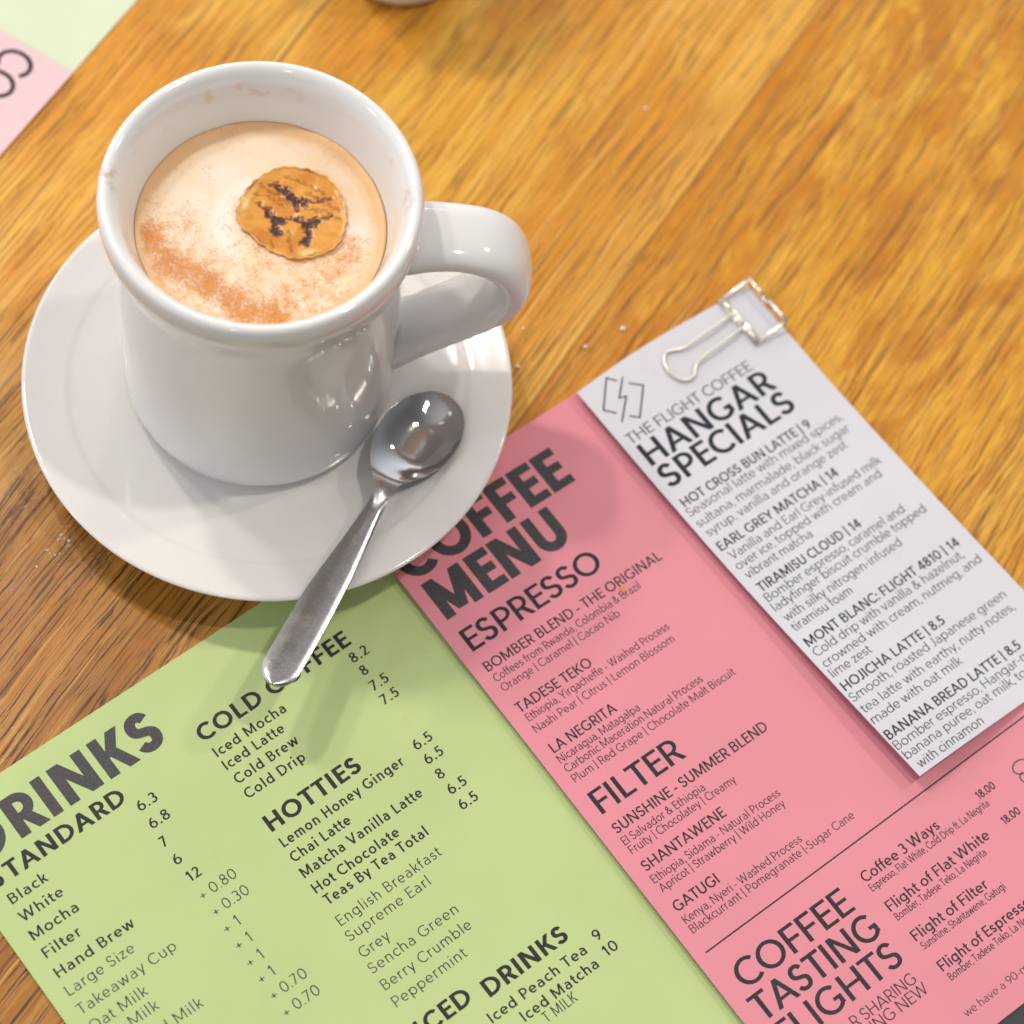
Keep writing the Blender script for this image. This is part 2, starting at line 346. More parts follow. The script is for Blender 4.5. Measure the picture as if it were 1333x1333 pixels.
# banana slice: caramelised, wavy-edged, lying in the foam
def banana_mats():
    k = NT('caramelised_banana'); o = k.obj()
    n1 = k.noise(o, 260, 4, 0.6); n2 = k.noise(o, 900, 3, 0.6); n0 = k.noise(k.map(o, rot=(0, 0, 0.3), scale=(60, 240, 100)), 1.0, 3, 0.6, 0.6)
    ch = k.n('ShaderNodeAttribute', attribute_name='char').outputs['Fac']; rm = k.n('ShaderNodeAttribute', attribute_name='rim').outputs['Fac']; ln = k.n('ShaderNodeAttribute', attribute_name='ring').outputs['Fac']
    ct = k.n('ShaderNodeAttribute', attribute_name='core').outputs['Fac']
    c = k.mix(k.ramp(n0, 0.30, 0.70), (0.70, 0.335, 0.060), (0.60, 0.245, 0.030)); c = k.mix(k.ramp(k.noise(o, 140, 3), 0.45, 0.65, 0, 0.6), c, (0.52, 0.165, 0.014))
    c = k.mix(k.math('MULTIPLY', ln, k.ramp(n1, 0.3, 0.6, 0.4, 0.95)), c, (0.26, 0.075, 0.012))
    c = k.mix(rm, c, k.mix(k.ramp(n1, 0.4, 0.6), (0.78, 0.56, 0.26), (0.66, 0.36, 0.09)))
    c = k.mix(ct, c, (0.74, 0.52, 0.22))
    hh = k.math('ADD', ch, k.math('MULTIPLY', k.math('SUBTRACT', n1, 0.5), 0.6))
    c = k.mix(k.ramp(hh, 0.08, 0.45, 0, 0.85), c, (0.26, 0.060, 0.018))
    c = k.mix(k.ramp(hh, 0.42, 0.72, 0, 0.95), c, k.mix(k.ramp(n2, 0.5, 0.7), (0.045, 0.017, 0.012), (0.13, 0.065, 0.045)))
    k.set(Base_Color=c, Roughness=0.32, Specular_IOR_Level=0.4, Subsurface_Weight=0.08, Subsurface_Scale=0.001)
    k.bump(k.math('SUBTRACT', k.math('ADD', k.math('MULTIPLY', n1, 0.6), k.math('MULTIPLY', n2, 0.4)), k.math('MULTIPLY', ch, 0.5)), 0.35, 0.0004)
    return k.m
out_pts = [(-7.4, 1.0), (-6.3, 10.0), (-1.4, 16.8), (4.1, 19.5), (12.0, 19.0), (17.8, 15.0), (21.5, 6.4), (20.7, -2.5), (12.7, -7.8), (5.2, -7.0), (-2.3, -3.1)]
el = lambda q: (lambda dx, dy: (BC[0] - 0.5 + dx * 14.0 / math.hypot(dx, dy), BC[1] + dy * 13.4 / math.hypot(dx, dy)))(q[0] - BC[0], q[1] - BC[1])
out_pts = [(0.6 * q[0] + 0.4 * el(q)[0], 0.6 * q[1] + 0.4 * el(q)[1]) for q in out_pts]
lp = catmull(out_pts[-1:] + out_pts + out_pts[:2], 12)[12:-12]
pol = sorted((math.atan2(y - BC[1], x - BC[0]), math.hypot(x - BC[0], y - BC[1])) for x, y in lp)
def brad(a):
    a = (a + math.pi) % (2 * math.pi) - math.pi
    for (a0, r0), (a1, r1) in zip(pol[:-1], pol[1:]):
        if a0 <= a <= a1: return r0 + (r1 - r0) * (a - a0) / (a1 - a0 + 1e-9)
    return pol[0][1]
marks = [[(1.6, 12.2), (4.9, 10.7), (7.7, 9.0), (9.6, 9.5)], [(0.2, 4.7), (1.6, 3.7), (3.4, 2.6), (5.0, 2.8)], [(3.4, 2.6), (3.3, 0.1), (4.8, -1.2)], [(8.9, 4.0), (11.6, 2.9), (14.1, 5.3)], [(11.6, 2.9), (12.8, -0.1), (12.1, -2.4)]]
thin = [[(9.6, 9.5), (12, 10.3), (15.6, 12.2)], [(14.1, 5.3), (16.8, 6.9)], [(-0.6, 12.9), (1.6, 12.2)], [(-2, 6.3), (0.2, 4.7)], [(5.0, 2.8), (7.2, 4.2)], [(7.7, 9.0), (8.0, 6.6)], [(8.9, 4.6), (8.9, 4.0)]]
lines_ = [[(3, 15.5), (9, 15), (14, 13)], [(9, 12.5), (15, 10.5), (19, 9)], [(10, 7.5), (15, 8.5), (20, 6.5)], [(-4, 9), (0, 9), (5, 6.5)], [(-3, 12), (0, 10.5), (6, 8)], [(3.5, -3), (4, -5), (5, -6)], [(7.5, 0), (8, -3), (9.5, -6)]]
bv, bf = [], []; NRB, NSB = 46, 120; AT = []
for i in range(NRB + 1):
    f_ = i / NRB
    for j in range(NSB if i else 1):
        a = 2 * math.pi * j / NSB
        wav = 1 + 0.016 * math.sin(17 * a + 1.0) * (0.5 + 0.5 * math.sin(2 * a)) * f_ ** 8 + 0.014 * math.sin(29 * a) * f_ ** 8
        r = brad(a) * f_ * wav * 0.985
        x, y = BC[0] + r * math.cos(a), BC[1] + r * math.sin(a); p = (x, y)
        pw = (p[0] + 0.9 * mnoise.noise(Vector((x * 0.9, y * 0.9, 5))) + 0.5 * mnoise.noise(Vector((x * 2.1, y * 2.1, 9))), p[1] + 0.9 * mnoise.noise(Vector((x * 0.9, y * 0.9, 15))) + 0.5 * mnoise.noise(Vector((x * 2.1, y * 2.1, 19))))
        wdm = 1.25 + 0.9 * mnoise.noise(Vector((x * 0.55, y * 0.55, 31)))
        chv = max(ss(1.55 * wdm, 0.0, min(pline(pw, m) for m in marks)), 0.62 * ss(1.0, 0.1, min(pline(pw, m) for m in thin)))
        p = pw
        lnv = ss(0.75, 0.1, min(pline(p, m) for m in lines_)) * 0.8
        pale = max(0.8 * ss(0.965, 0.992, f_) * (0.35 + 0.65 * ss(-0.3, 0.4, math.sin(a))), ss(0.80, 0.90, f_) * max(ss(0.55, 0.2, abs(a - R(176))), ss(0.30, 0.1, abs(a - R(298)))) )
        dark = ss(0.91, 0.96, f_) * ss(1.0, 0.97, f_) * 0.30 * (0.5 + 0.5 * math.sin(5 * a))
        z = 0.85 - 0.35 * (1 - f_ ** 2) + 0.55 * ss(0.945, 0.995, f_) * (0.45 + 0.55 * ss(-0.5, 0.6, math.sin(a - 0.5))) * (0.7 + 0.3 * math.sin(17 * a) * math.sin(5 * a + 1)) - 0.22 * chv - 0.10 * lnv + 0.12 * mnoise.noise(Vector((x * 0.35, y * 0.35, 1))) + 0.035 * (p[1] - BC[1])
        bv.append((x / 1000, y / 1000, z / 1000)); AT.append((max(chv, dark), min(1, pale), lnv, ss(1.3, 0.4, math.hypot(x - 8.3, y - 5.3))))
bi = lambda i, j: 0 if i == 0 else 1 + (i - 1) * NSB + j % NSB
for j in range(NSB): bf.append((0, bi(1, j), bi(1, j + 1)))
for i in range(1, NRB):
    for j in range(NSB): bf.append((bi(i, j), bi(i + 1, j), bi(i + 1, j + 1), bi(i, j + 1)))
nb = len(bv)
for lev, (sc_, z) in enumerate(((1.015, 0.6), (1.01, -1.0))):
    for j in range(NSB):
        x, y, _ = bv[bi(NRB, j)]
        bv.append(((BC[0] / 1000) + (x - BC[0] / 1000) * sc_, BC[1] / 1000 + (y - BC[1] / 1000) * sc_, (z + 0.3 * math.sin(9 * j * 2 * math.pi / NSB)) / 1000)); AT.append((0.05, 0.35, 0.6, 0))
for j in range(NSB):
    bf.append((bi(NRB, j), nb + j, nb + (j + 1) % NSB, bi(NRB, j + 1))); bf.append((nb + j, nb + NSB + j, nb + NSB + (j + 1) % NSB, nb + (j + 1) % NSB))
bf.append(tuple(nb + NSB + j for j in range(NSB))[::-1])
ban = tag(mesh('banana_slice', bv, bf, banana_mats()), 'caramelised banana slice with dark seed marks floating on the coffee foam', 'banana slice')
ban.location = (MX, MY, MZ + FZ + 0.0002)
for n_, q_ in (('char', 0), ('rim', 1), ('ring', 2), ('core', 3)):
    A_ = ban.data.attributes.new(n_, 'FLOAT', 'POINT')
    A_.data.foreach_set('value', [t[q_] for t in AT])

# ------------------------------------------------------------------ teaspoon
def steel():
    k = NT('polished_steel'); o = k.obj()
    wear = k.n('ShaderNodeAttribute', attribute_name='wear').outputs['Fac']
    n1 = k.noise(o, 1500, 4, 0.75); n2 = k.noise(o, 260, 4, 0.65)
    scr = k.noise(k.map(o, rot=(0, 0, 0.9), scale=(2600, 260, 500)), 1.0, 2, 0.6)
    rg = k.math('ADD', 0.055, k.math('MULTIPLY', wear, k.ramp(n2, 0.3, 0.7, 0.14, 0.20)))
    c = k.mix(k.math('MULTIPLY', wear, k.ramp(n1, 0.36, 0.68, 0.25, 0.75)), (0.58, 0.57, 0.565), (0.36, 0.36, 0.375))
    c = k.mix(k.math('MULTIPLY', wear, k.ramp(n1, 0.66, 0.76, 0, 0.5)), c, (0.80, 0.79, 0.78))
    k.set(Base_Color=c, Metallic=1.0, Roughness=rg)
    k.bump(k.math('ADD', n1, scr), 0.05, 0.0002)
    return k.m
cl = catmull([(51.0, 5.8, 17.4), (48.2, -1.0, 16.9), (44.2, -9.5, 16.4), (40.5, -18.0, 16.2), (38.6, -25.0, 16.6), (38.3, -30.2, 17.3), (37.3, -35.0, 17.9), (35.0, -44.0, 18.6), (32.3, -54.0, 19.3), (29.2, -65.0, 20.3), (26.3, -77.0, 21.9), (23.6, -88.0, 23.6), (22.2, -93.8, 24.4)], 10)
Ls = [0.0]
for a, b in zip(cl[:-1], cl[1:]): Ls.append(Ls[-1] + math.dist(a, b))
LT = Ls[-1]
def hw(s):
    if s < 38: 
        pts = [(0, 0.1), (0.6, 3.2), (2, 5.8), (5, 8.6), (9, 10.5), (14, 11.4), (19, 11.1), (24, 9.6), (28, 7.3), (31, 5.0), (33.5, 3.2), (36, 2.45), (38, 2.3)]
    else:
        e_ = LT - s
        pts = [(38, 2.3), (44, 2.6), (54, 3.5), (66, 4.6), (76, 5.1), (88, 5.25), (LT - 7, 5.22)]
        if e_ < 7.0: return 5.2 * math.sqrt(max(0.0, 1 - ((7.0 - e_) / 7.0) ** 2.1)) + 0.02
    for (a, u), (b, v) in zip(pts[:-1], pts[1:]):
        if a <= s <= b:
            return u + (v - u) * (s - a) / (b - a)
    return pts[-1][1]
sv, sf = [], []; NT_ = 25; wear = []
stat = [0.0, .15, .4, .8, 1.3] + [i * 0.9 for i in range(2, int(LT / 0.9) - 7)] + [LT - x for x in (6.6, 5.8, 5.0, 4.3, 3.7, 3.1, 2.5, 2.0, 1.55, 1.15, .8, .5, .28, .12, .03, 0)]
hws = [hw(s) for s in stat]
hws = [h if i < 5 or i > len(hws) - 18 else (hws[i - 2] + 2 * hws[i - 1] + 3 * h + 2 * hws[i + 1] + hws[i + 2]) / 9 for i, h in enumerate(hws)]
def cpos(s):
    for i in range(len(Ls) - 1):
        if Ls[i] <= s <= Ls[i + 1] + 1e-9:
            t = (s - Ls[i]) / (Ls[i + 1] - Ls[i] + 1e-12)
            return Vector([cl[i][k] + (cl[i + 1][k] - cl[i][k]) * t for k in range(3)])
    return Vector(cl[-1])
for layer in (0, 1):
    for s, h in zip(stat, hws):
        c = cpos(s); t = (cpos(min(LT, s + 0.6)) - cpos(max(0, s - 0.6))).normalized(); sd = t.cross(Vector((0, 0, 1))).normalized(); up = sd.cross(t)
        dep = 4.6 * ss(0.0, 11.0, s) * ss(33.5, 20.0, s)
        thick = 1.0 + 0.8 * ss(28, 40, s)
        for k in range(NT_):
            u = -1 + 2 * k / (NT_ - 1); u = math.sin(u * math.pi / 2)
            z = -dep * (1 - abs(u) ** 2.2)
            crown = ss(34, 42, s)
            z += crown * (0.75 * (1 - abs(u) ** 3.0) - 0.35) - (0.5 * ss(30, 36, s) * (1 - ss(36, 44, s))) * (1 - u * u)
            if layer: z -= thick * (1 - 0.75 * abs(u) ** 4) * (0.35 + 0.65 * min(1, h / 2.0))
            sv.append((c + sd * (u * h) + up * z) / 1000); wear.append(ss(30, 37, s) * 1.0 + 0.05)
ns = len(stat)
vi = lambda l, i, k: l * ns * NT_ + i * NT_ + k
for i in range(ns - 1):
    for k in range(NT_ - 1):
        sf.append((vi(0, i, k), vi(0, i + 1, k), vi(0, i + 1, k + 1), vi(0, i, k + 1))); sf.append((vi(1, i, k), vi(1, i, k + 1), vi(1, i + 1, k + 1), vi(1, i + 1, k)))
    for k in (0, NT_ - 1):
        q = (vi(0, i, k), vi(1, i, k), vi(1, i + 1, k), vi(0, i + 1, k)); sf.append(q if k == 0 else q[::-1])
for i in (0, ns - 1):
    for k in range(NT_ - 1):
        q = (vi(0, i, k), vi(0, i, k + 1), vi(1, i, k + 1), vi(1, i, k)); sf.append(q if i == 0 else q[::-1])
spoon = tag(mesh('teaspoon', sv, sf, steel()), 'steel teaspoon with a scuffed handle resting on the saucer', 'teaspoon')
spoon.location = (SCX, SCY, 0)
spoon.data.attributes.new('wear', 'FLOAT', 'POINT').data.foreach_set('value', wear)

# ------------------------------------------------------------------ drawn lettering (a geometric sans built from strokes)
def bez(p0, p1, p2, p3, n=10):
    return [tuple((1 - t) ** 3 * p0[k] + 3 * (1 - t) ** 2 * t * p1[k] + 3 * (1 - t) * t * t * p2[k] + t ** 3 * p3[k] for k in (0, 1)) for t in [i / n for i in range(n + 1)]]
def arc(cx, cy, rx, ry, a0, a1, n=None):
    n = n or max(4, int(abs(a1 - a0) / 11))
    return [(cx + rx * math.cos(R(a0 + (a1 - a0) * i / n)), cy + ry * math.sin(R(a0 + (a1 - a0) * i / n))) for i in range(n + 1)]
class Glyph:
    def __init__(s, w): s.w = w; s.p = []; s.adv = 0
    def rect(s, x0, y0, x1, y1): s.p.append(('q', [(x0, y0), (x1, y0), (x1, y1), (x0, y1)]))
    def diag(s, xb, yb, xt, yt, k=1.0):
        h = s.w * k * math.hypot(xt - xb, yt - yb) / abs(yt - yb) / 2
        s.p.append(('q', [(xb - h, yb), (xb + h, yb), (xt + h, yt), (xt - h, yt)]))
    def strip(s, pts, closed=False, w=None): s.p.append(('c' if closed else 's', pts, w or s.w))
    def ring(s, cx, cy, rx, ry): s.strip(arc(cx, cy, rx, ry, 0, 360, 36)[:-1], True)
XH = 0.69
def glyph(ch, w):
    g = Glyph(w); h = w * 0.92; hw_ = w / 2; sb = 0.085 - 0.10 * max(0, w - 0.12)
    def fin(W, l=None, r=None):
        l = sb if l is None else l; r = sb if r is None else r
        g.lsb = l; g.rsb = r; g.adv = W + l + r; return g
    rs = sb * 0.5; ds = 0.01
    if ch == ' ': g.lsb = g.rsb = 0; g.adv = 0.27; return g
    if ch == 'A':
        W = .74 + w * .5; m = W / 2; k = w * .58
        g.diag(k, 0, m, 1); g.diag(W - k, 0, m, 1); g.rect(W * .22 + w * .1, .24, W * .78 - w * .1, .24 + h * .9); return fin(W, ds, ds)
    if ch == 'B':
        W = .50 + w * .5; g.rect(0, 0, w, 1); r = W - hw_
        for y0, y1, x in ((h / 2, .54, r), (.54, 1 - h / 2, r - .04)):
            ry = (y1 - y0) / 2; g.strip([(w * .9, y0)] + arc(x - ry * .95, (y0 + y1) / 2, ry * .95, ry, -90, 90) + [(w * .9, y1)], w=h)
        return fin(W, sb, rs)
    if ch in 'CG':
        W = .70 + w * .4; cx = .40 + w * .18; rx = cx - hw_; ry = .51 - hw_
        if ch == 'C': g.strip(arc(cx, .5, rx, ry, 46, 314, 30)); return fin(W - .03, rs, ds)
        g.strip(arc(cx, .5, rx, ry, 46, 322, 30)); x = cx + rx * .80
        g.rect(x - hw_, .16, x + hw_, .50); g.rect(x - .27 + hw_, .50 - h, x - hw_, .50); return fin(W + .04, rs, rs)
    if ch == 'D':
        W = .66 + w * .4; g.rect(0, 0, w, 1); r = W - hw_; rx = r * .60
        g.strip([(w * .9, h / 2)] + arc(r - rx, .5, rx, .5 - h / 2, -90, 90, 24) + [(w * .9, 1 - h / 2)], w=w * .96); return fin(W, sb, rs)
    if ch in 'EFL':
        W = (.44 if ch != 'L' else .42) + w * .35; g.rect(0, 0, w, 1)
        if ch in 'EL': g.rect(w, 0, W, h)
        if ch in 'EF': g.rect(w, 1 - h, W, 1); g.rect(w, .5 - h / 2 + (.02 if ch == 'E' else -.01), W * .93, .5 + h / 2 + (.02 if ch == 'E' else -.01))
        return fin(W, sb, rs * .6)
    if ch == 'H':
        W = .60 + w * .5; g.rect(0, 0, w, 1); g.rect(W - w, 0, W, 1); g.rect(w, .5 - h / 2, W - w, .5 + h / 2); return fin(W)
    if ch == 'I': g.rect(0, 0, w, 1); return fin(w)
    if ch == 'J':
        W = .30 + w * .4; r = W - hw_; g.rect(W - w, .22, W, 1); g.strip([(r, .24)] + arc(r - .19, .24, .19, .24 - h / 2, 0, -115)); return fin(W, ds)
    if ch == 'K':
        W = .56 + w * .6; g.rect(0, 0, w, 1); g.diag(w + .03, .44, W - w * .65, 1); g.diag(W - w * .6, 0, w + .10, .56); return fin(W, sb, ds)
    if ch == 'M':
        W = .78 + w * .6; g.rect(0, 0, w, 1); g.rect(W - w, 0, W, 1); g.diag(W / 2, .12 - w * .2, w * .62, 1, .95); g.diag(W / 2, .12 - w * .2, W - w * .62, 1, .95); return fin(W)
    if ch == 'N':
        W = .62 + w * .6; g.rect(0, 0, w, 1); g.rect(W - w, 0, W, 1); g.diag(W - w * .62, 0, w * .62, 1, .95); return fin(W)
    if ch in 'OQ':
        W = .80 + w * .4; g.ring(W / 2, .5, W / 2 - hw_, .51 - hw_); return fin(W, rs, rs)
    if ch in 'PR':
        W = .50 + w * .4; g.rect(0, 0, w, 1); r = W - hw_; y0, y1 = (.42 if ch == 'P' else .44), 1 - h / 2; ry = (y1 - y0) / 2
        g.strip([(w * .9, y0)] + arc(r - ry * .95, (y0 + y1) / 2, ry * .95, ry, -90, 90) + [(w * .9, y1)], w=h)
        if ch == 'R': g.diag(W + .02 - w * .4, 0, W * .52, .46); return fin(W + .04, sb, ds)
        return fin(W, sb, ds)
    if ch in 'Ss':
        H = 1.0 if ch == 'S' else XH; W = (.47 if ch == 'S' else .37) + w * .45; a, c = W - w * 1.02, H - w * .98
        P = bez((.93, .84), (.82, .96), (.68, 1.0), (.52, 1.0), 8)[:-1] + bez((.52, 1), (.20, 1), (.03, .90), (.03, .74), 8)[:-1] + bez((.03, .74), (.03, .57), (.25, .54), (.50, .50), 8)[:-1] + bez((.50, .50), (.82, .45), (1, .42), (1, .26), 8)[:-1] + bez((1, .26), (1, .09), (.80, 0), (.47, 0), 8)[:-1] + bez((.47, 0), (.27, 0), (.10, .06), (0, .17), 8)
        g.strip([(x * a + hw_, y * c + hw_ * .98) for x, y in P]); return fin(W, rs, rs)
    if ch == 'T':
        W = .54 + w * .4; g.rect(0, 1 - h, W, 1); g.rect(W / 2 - hw_, 0, W / 2 + hw_, 1 - h); return fin(W, ds + .01, ds + .01)
    if ch == 'U':
        W = .58 + w * .5; r = W / 2 - hw_; g.strip([(hw_, 1), (hw_, .36)] + arc(W / 2, .36, r, .37 - hw_, 180, 360, 18) + [(W - hw_, 1)]); return fin(W)
    if ch in 'VvyY':
        H = 1.0 if ch in 'VY' else XH; W = (.70 if ch in 'VY' else .50) + w * .5; k = w * .58
        if ch == 'Y': g.diag(W / 2, .40, k, 1); g.diag(W / 2, .40, W - k, 1); g.rect(W / 2 - hw_, 0, W / 2 + hw_, .46); return fin(W, 0, 0)
        g.diag(W / 2, 0, k, H)
        if ch == 'y': g.diag(W / 2 - (W / 2 - k) * .28 / H, -.28, W - k, H)
        else: g.diag(W / 2, 0, W - k, H)
        return fin(W, ds, ds)
    if ch in 'Ww':
        H = 1.0 if ch == 'W' else XH; W = (1.05 if ch == 'W' else .76) + w * .6; k = w * .56; a, b = W * .285, W * .715
        g.diag(a, 0, k, H, .95); g.diag(a, 0, W / 2, H, .95); g.diag(b, 0, W / 2, H, .95); g.diag(b, 0, W - k, H, .95); return fin(W, ds, ds)
    if ch in 'Xx':
        H = 1.0 if ch == 'X' else XH; W = (.60 if ch == 'X' else .44) + w * .5; k = w * .6
        g.diag(k, 0, W - k, H); g.diag(W - k, 0, k, H); return fin(W, ds, ds)
    if ch in 'Zz':
        H = 1.0 if ch == 'Z' else XH; W = (.52 if ch == 'Z' else .40) + w * .3
        g.rect(0, 0, W, h); g.rect(0, H - h, W, H); g.diag(w * .65, h, W - w * .65, H - h); return fin(W, rs, rs)
    # lower case
    if ch in 'bdpq':
        W = .54 + w * .3; cx = W / 2; rx = W / 2 - hw_; ry = XH / 2 + .01 - hw_
        g.ring(cx, XH / 2, rx, ry); x = 0 if ch in 'bp' else W - w
        g.rect(x, -.28 if ch in 'pq' else 0, x + w, XH if ch in 'pq' else 1.04); return fin(W, sb if ch in 'bp' else rs, rs if ch in 'bp' else sb)
    if ch == 'a':
        W = .45 + w * .4; r = W - hw_; g.rect(W - w, 0, W, XH - .22)
        g.strip([(r, XH - .24)] + arc(r - .19, XH - .24, .19, .25 - h / 2, 0, 128), w=h)
        g.strip([(r, .40)] + [(W * .52, .40)] + arc(W * .44, .20 + h / 6, W * .44 - hw_, .20 - h / 2 + h / 3, 90, 270, 12) + [(W * .62, h * .5)] + [(r, .12)], w=h); return fin(W, rs, sb)
    if ch == 'c':
        W = .45 + w * .3; cx = .28 + w * .14; g.strip(arc(cx, XH / 2, cx - hw_, XH / 2 + .01 - hw_, 50, 310, 24)); return fin(W, rs, ds)
    if ch == 'e':
        W = .52 + w * .3; g.strip(arc(W / 2, XH / 2, W / 2 - hw_, XH / 2 + .01 - hw_, 0, 312, 28)); g.rect(hw_, XH / 2 - h / 2, W, XH / 2 + h / 2 - .01); return fin(W, rs, rs)
    if ch == 'f':
        W = .32 + w * .2; x = .10; g.rect(x, 0, x + w, .84); g.strip([(x + hw_, .82)] + arc(x + hw_ + .15, .84, .15, .20 - h / 2, 180, 80)); g.rect(0, XH - h, W - .02, XH); return fin(W, ds, ds * 0)
    if ch == 'g':
        W = .54 + w * .3; g.ring(W / 2, XH / 2, W / 2 - hw_, XH / 2 + .01 - hw_); r = W - hw_; g.rect(W - w, -.08, W, XH)
        g.strip([(r, -.06)] + arc(r - .20, -.08, .20, .21 - h / 2, 0, -130)); return fin(W, rs, sb)
    if ch in 'hnm':
        W = .43 + w * .5; g.rect(0, 0, w, 1.04 if ch == 'h' else XH)
        def hump(x0, x1):
            r = x1 - hw_; l = x0 + hw_; g.strip([(r, 0), (r, XH - .24)] + arc((l + r) / 2, XH - .24, (r - l) / 2, .25 - h / 2, 0, 165, 14))
        hump(0, W)
        if ch == 'm': hump(W - w, 2 * W - w * 1.4); W = 2 * W - w * 1.4
        return fin(W)
    if ch in 'ij':
        d = w * 1.15; g.rect(0, 0 if ch == 'i' else -.10, w, XH); g.rect(hw_ - d / 2, .88, hw_ + d / 2, .88 + d)
        if ch == 'j': g.strip([(hw_, -.08)] + arc(hw_ - .14, -.10, .14, .18, 0, -85))
        return fin(w)
    if ch == 'k':
        W = .42 + w * .5; g.rect(0, 0, w, 1.04); g.diag(w + .02, .28, W - w * .6, XH); g.diag(W - w * .55, 0, w + .08, .40); return fin(W, sb, ds)
    if ch == 'l': g.rect(0, 0, w, 1.04); return fin(w)
    if ch == 'o':
        W = .56 + w * .3; g.ring(W / 2, XH / 2, W / 2 - hw_, XH / 2 + .01 - hw_); return fin(W, rs, rs)
    if ch == 'r':
        W = .28 + w * .5; g.rect(0, 0, w, XH); g.strip(arc(hw_ + .20, XH - .25, .20, .26 - h / 2, 175, 75)); return fin(W, sb, 0)
    if ch == 't':
        W = .32 + w * .2; x = .09; g.rect(x, .16, x + w, .90); g.strip([(x + hw_, .18)] + arc(x + hw_ + .14, .17, .14, .18 - h / 2, 180, 290)); g.rect(0, XH - h, W - .01, XH); return fin(W, ds, ds)
    if ch == 'u':
        W = .43 + w * .5; r = W - hw_; g.rect(W - w, 0, W, XH); g.strip([(hw_, XH), (hw_, .24)] + arc(W / 2, .24, r - W / 2, .25 - h / 2, 180, 345, 14)); return fin(W)
    # figures
    if ch == '0': W = .56 + w * .3; g.ring(W / 2, .5, W / 2 - hw_, .51 - hw_); return fin(W, rs, rs)
    if ch == '1': g.rect(.16, 0, .16 + w, 1); g.diag(.0 + w * .5, .74, .16 + w * .4, 1); return fin(.16 + w, rs, sb)
    if ch == '2':
        W = .46 + w * .3; g.strip(arc(W / 2 - .01, .71, W / 2 - hw_ - .01, .29 - hw_, 160, -28, 16) + [(W * .22, h * .75)]); g.rect(0, 0, W, h); return fin(W, rs, rs)
    if ch == '3':
        W = .46 + w * .3; g.strip(arc(W * .46, .74, W * .48 - hw_, .26 - hw_, 145, -80, 16)); g.strip(arc(W * .46, .29, W * .54 - hw_, .30 - hw_, 85, -148, 16)); return fin(W, rs, rs)
    if ch == '4': W = .54 + w * .3; g.rect(W * .62, 0, W * .62 + w, 1); g.rect(0, .22, W, .22 + h); g.diag(w * .5, .22, W * .62 + w * .4, 1); return fin(W, rs, rs)
    if ch == '5':
        W = .46 + w * .3; g.rect(.09, 1 - h, W * .94, 1); g.diag(.05 + hw_, .46, .09 + hw_, 1); g.strip(arc(W * .44, .33, W * .56 - hw_, .33 - hw_, 128, -145, 18)); return fin(W, rs, rs)
    if ch in '69':
        W = .52 + w * .3; r = W / 2 - hw_; f = (lambda P: P) if ch == '6' else (lambda P: [(W - x, 1 - y) for x, y in P])
        g.strip(f(arc(W / 2, .32, r, .33 - hw_, 0, 360, 30)[:-1]), True); g.strip(f(bez((W / 2 - r, .34), (W / 2 - r, .62), (W * .36, .80), (W * .66, 1 - hw_ * .3), 10))); return fin(W, rs, rs)
    if ch == '7': W = .46 + w * .3; g.rect(0, 1 - h, W, 1); g.diag(W * .22, 0, W - w * .6, 1 - h); return fin(W, rs, rs)
    if ch == '8': W = .50 + w * .3; g.ring(W / 2, .76, W / 2 - hw_ - .035, .25 - hw_); g.ring(W / 2, .275, W / 2 - hw_, .285 - hw_); return fin(W, rs, rs)
    d = w * 1.15
    if ch == '.': g.rect(0, 0, d, d); return fin(d, rs, rs)
    if ch == ':': g.rect(0, 0, d, d); g.rect(0, XH - d, d, XH); return fin(d, rs, rs)
    if ch == ',': g.diag(d * .3, -.14, d * .75, d * .9); return fin(d, rs, rs)
    if ch == '|': g.rect(0, -.18, w * .9, 1.06); return fin(w, sb, sb)
    if ch == '-': g.rect(0, .36 - h / 2, .28, .36 + h / 2); return fin(.28, rs, rs)
    if ch == '+': g.rect(0, .36 - h / 2, .44, .36 + h / 2); g.rect(.22 - hw_, .14, .22 + hw_, .58); return fin(.44, rs, rs)
    if ch == '&':
        W = .62 + w * .3; g.strip([(W - w * .3, .02), (W * .26, .66)] + arc(W * .40, .78, W * .17, .22 - hw_, 205, -30, 12) + [(W * .30, .50)] + arc(W * .34, .27, W * .34 - hw_, .27 - hw_, 130, 300, 14) + [(W * .78, .24), (W * .90, .48)]); return fin(W, rs, rs)
    raise ValueError(ch)
def strip_poly(pts, closed, w):
    pts = [q for i, q in enumerate(pts) if i == 0 or math.dist(q, pts[i - 1]) > 1e-6]
    n = len(pts); L_, R_ = [], []
    for i in range(n):
        a = pts[i - 1] if (i > 0 or closed) else pts[i]; b = pts[(i + 1) % n] if (i < n - 1 or closed) else pts[i]; c = pts[i]
        def unit(p, q):
            d = math.hypot(q[0] - p[0], q[1] - p[1]); return ((q[0] - p[0]) / d, (q[1] - p[1]) / d) if d > 1e-9 else None
        t1, t2 = unit(a, c), unit(c, b); t1 = t1 or t2; t2 = t2 or t1
        nx, ny = -(t1[1] + t2[1]), (t1[0] + t2[0]); m = math.hypot(nx, ny) or 1e-6; nx, ny = nx / m, ny / m
        k = min(1.6, 1 / max(0.4, nx * -t1[1] + ny * t1[0]))
        L_.append((c[0] + nx * w / 2 * k, c[1] + ny * w / 2 * k)); R_.append((c[0] - nx * w / 2 * k, c[1] - ny * w / 2 * k))
    V = L_ + R_; F = []
    for i in range(n if closed else n - 1):
        j = (i + 1) % n; F.append((i, n + i, n + j, j))
    return V, F
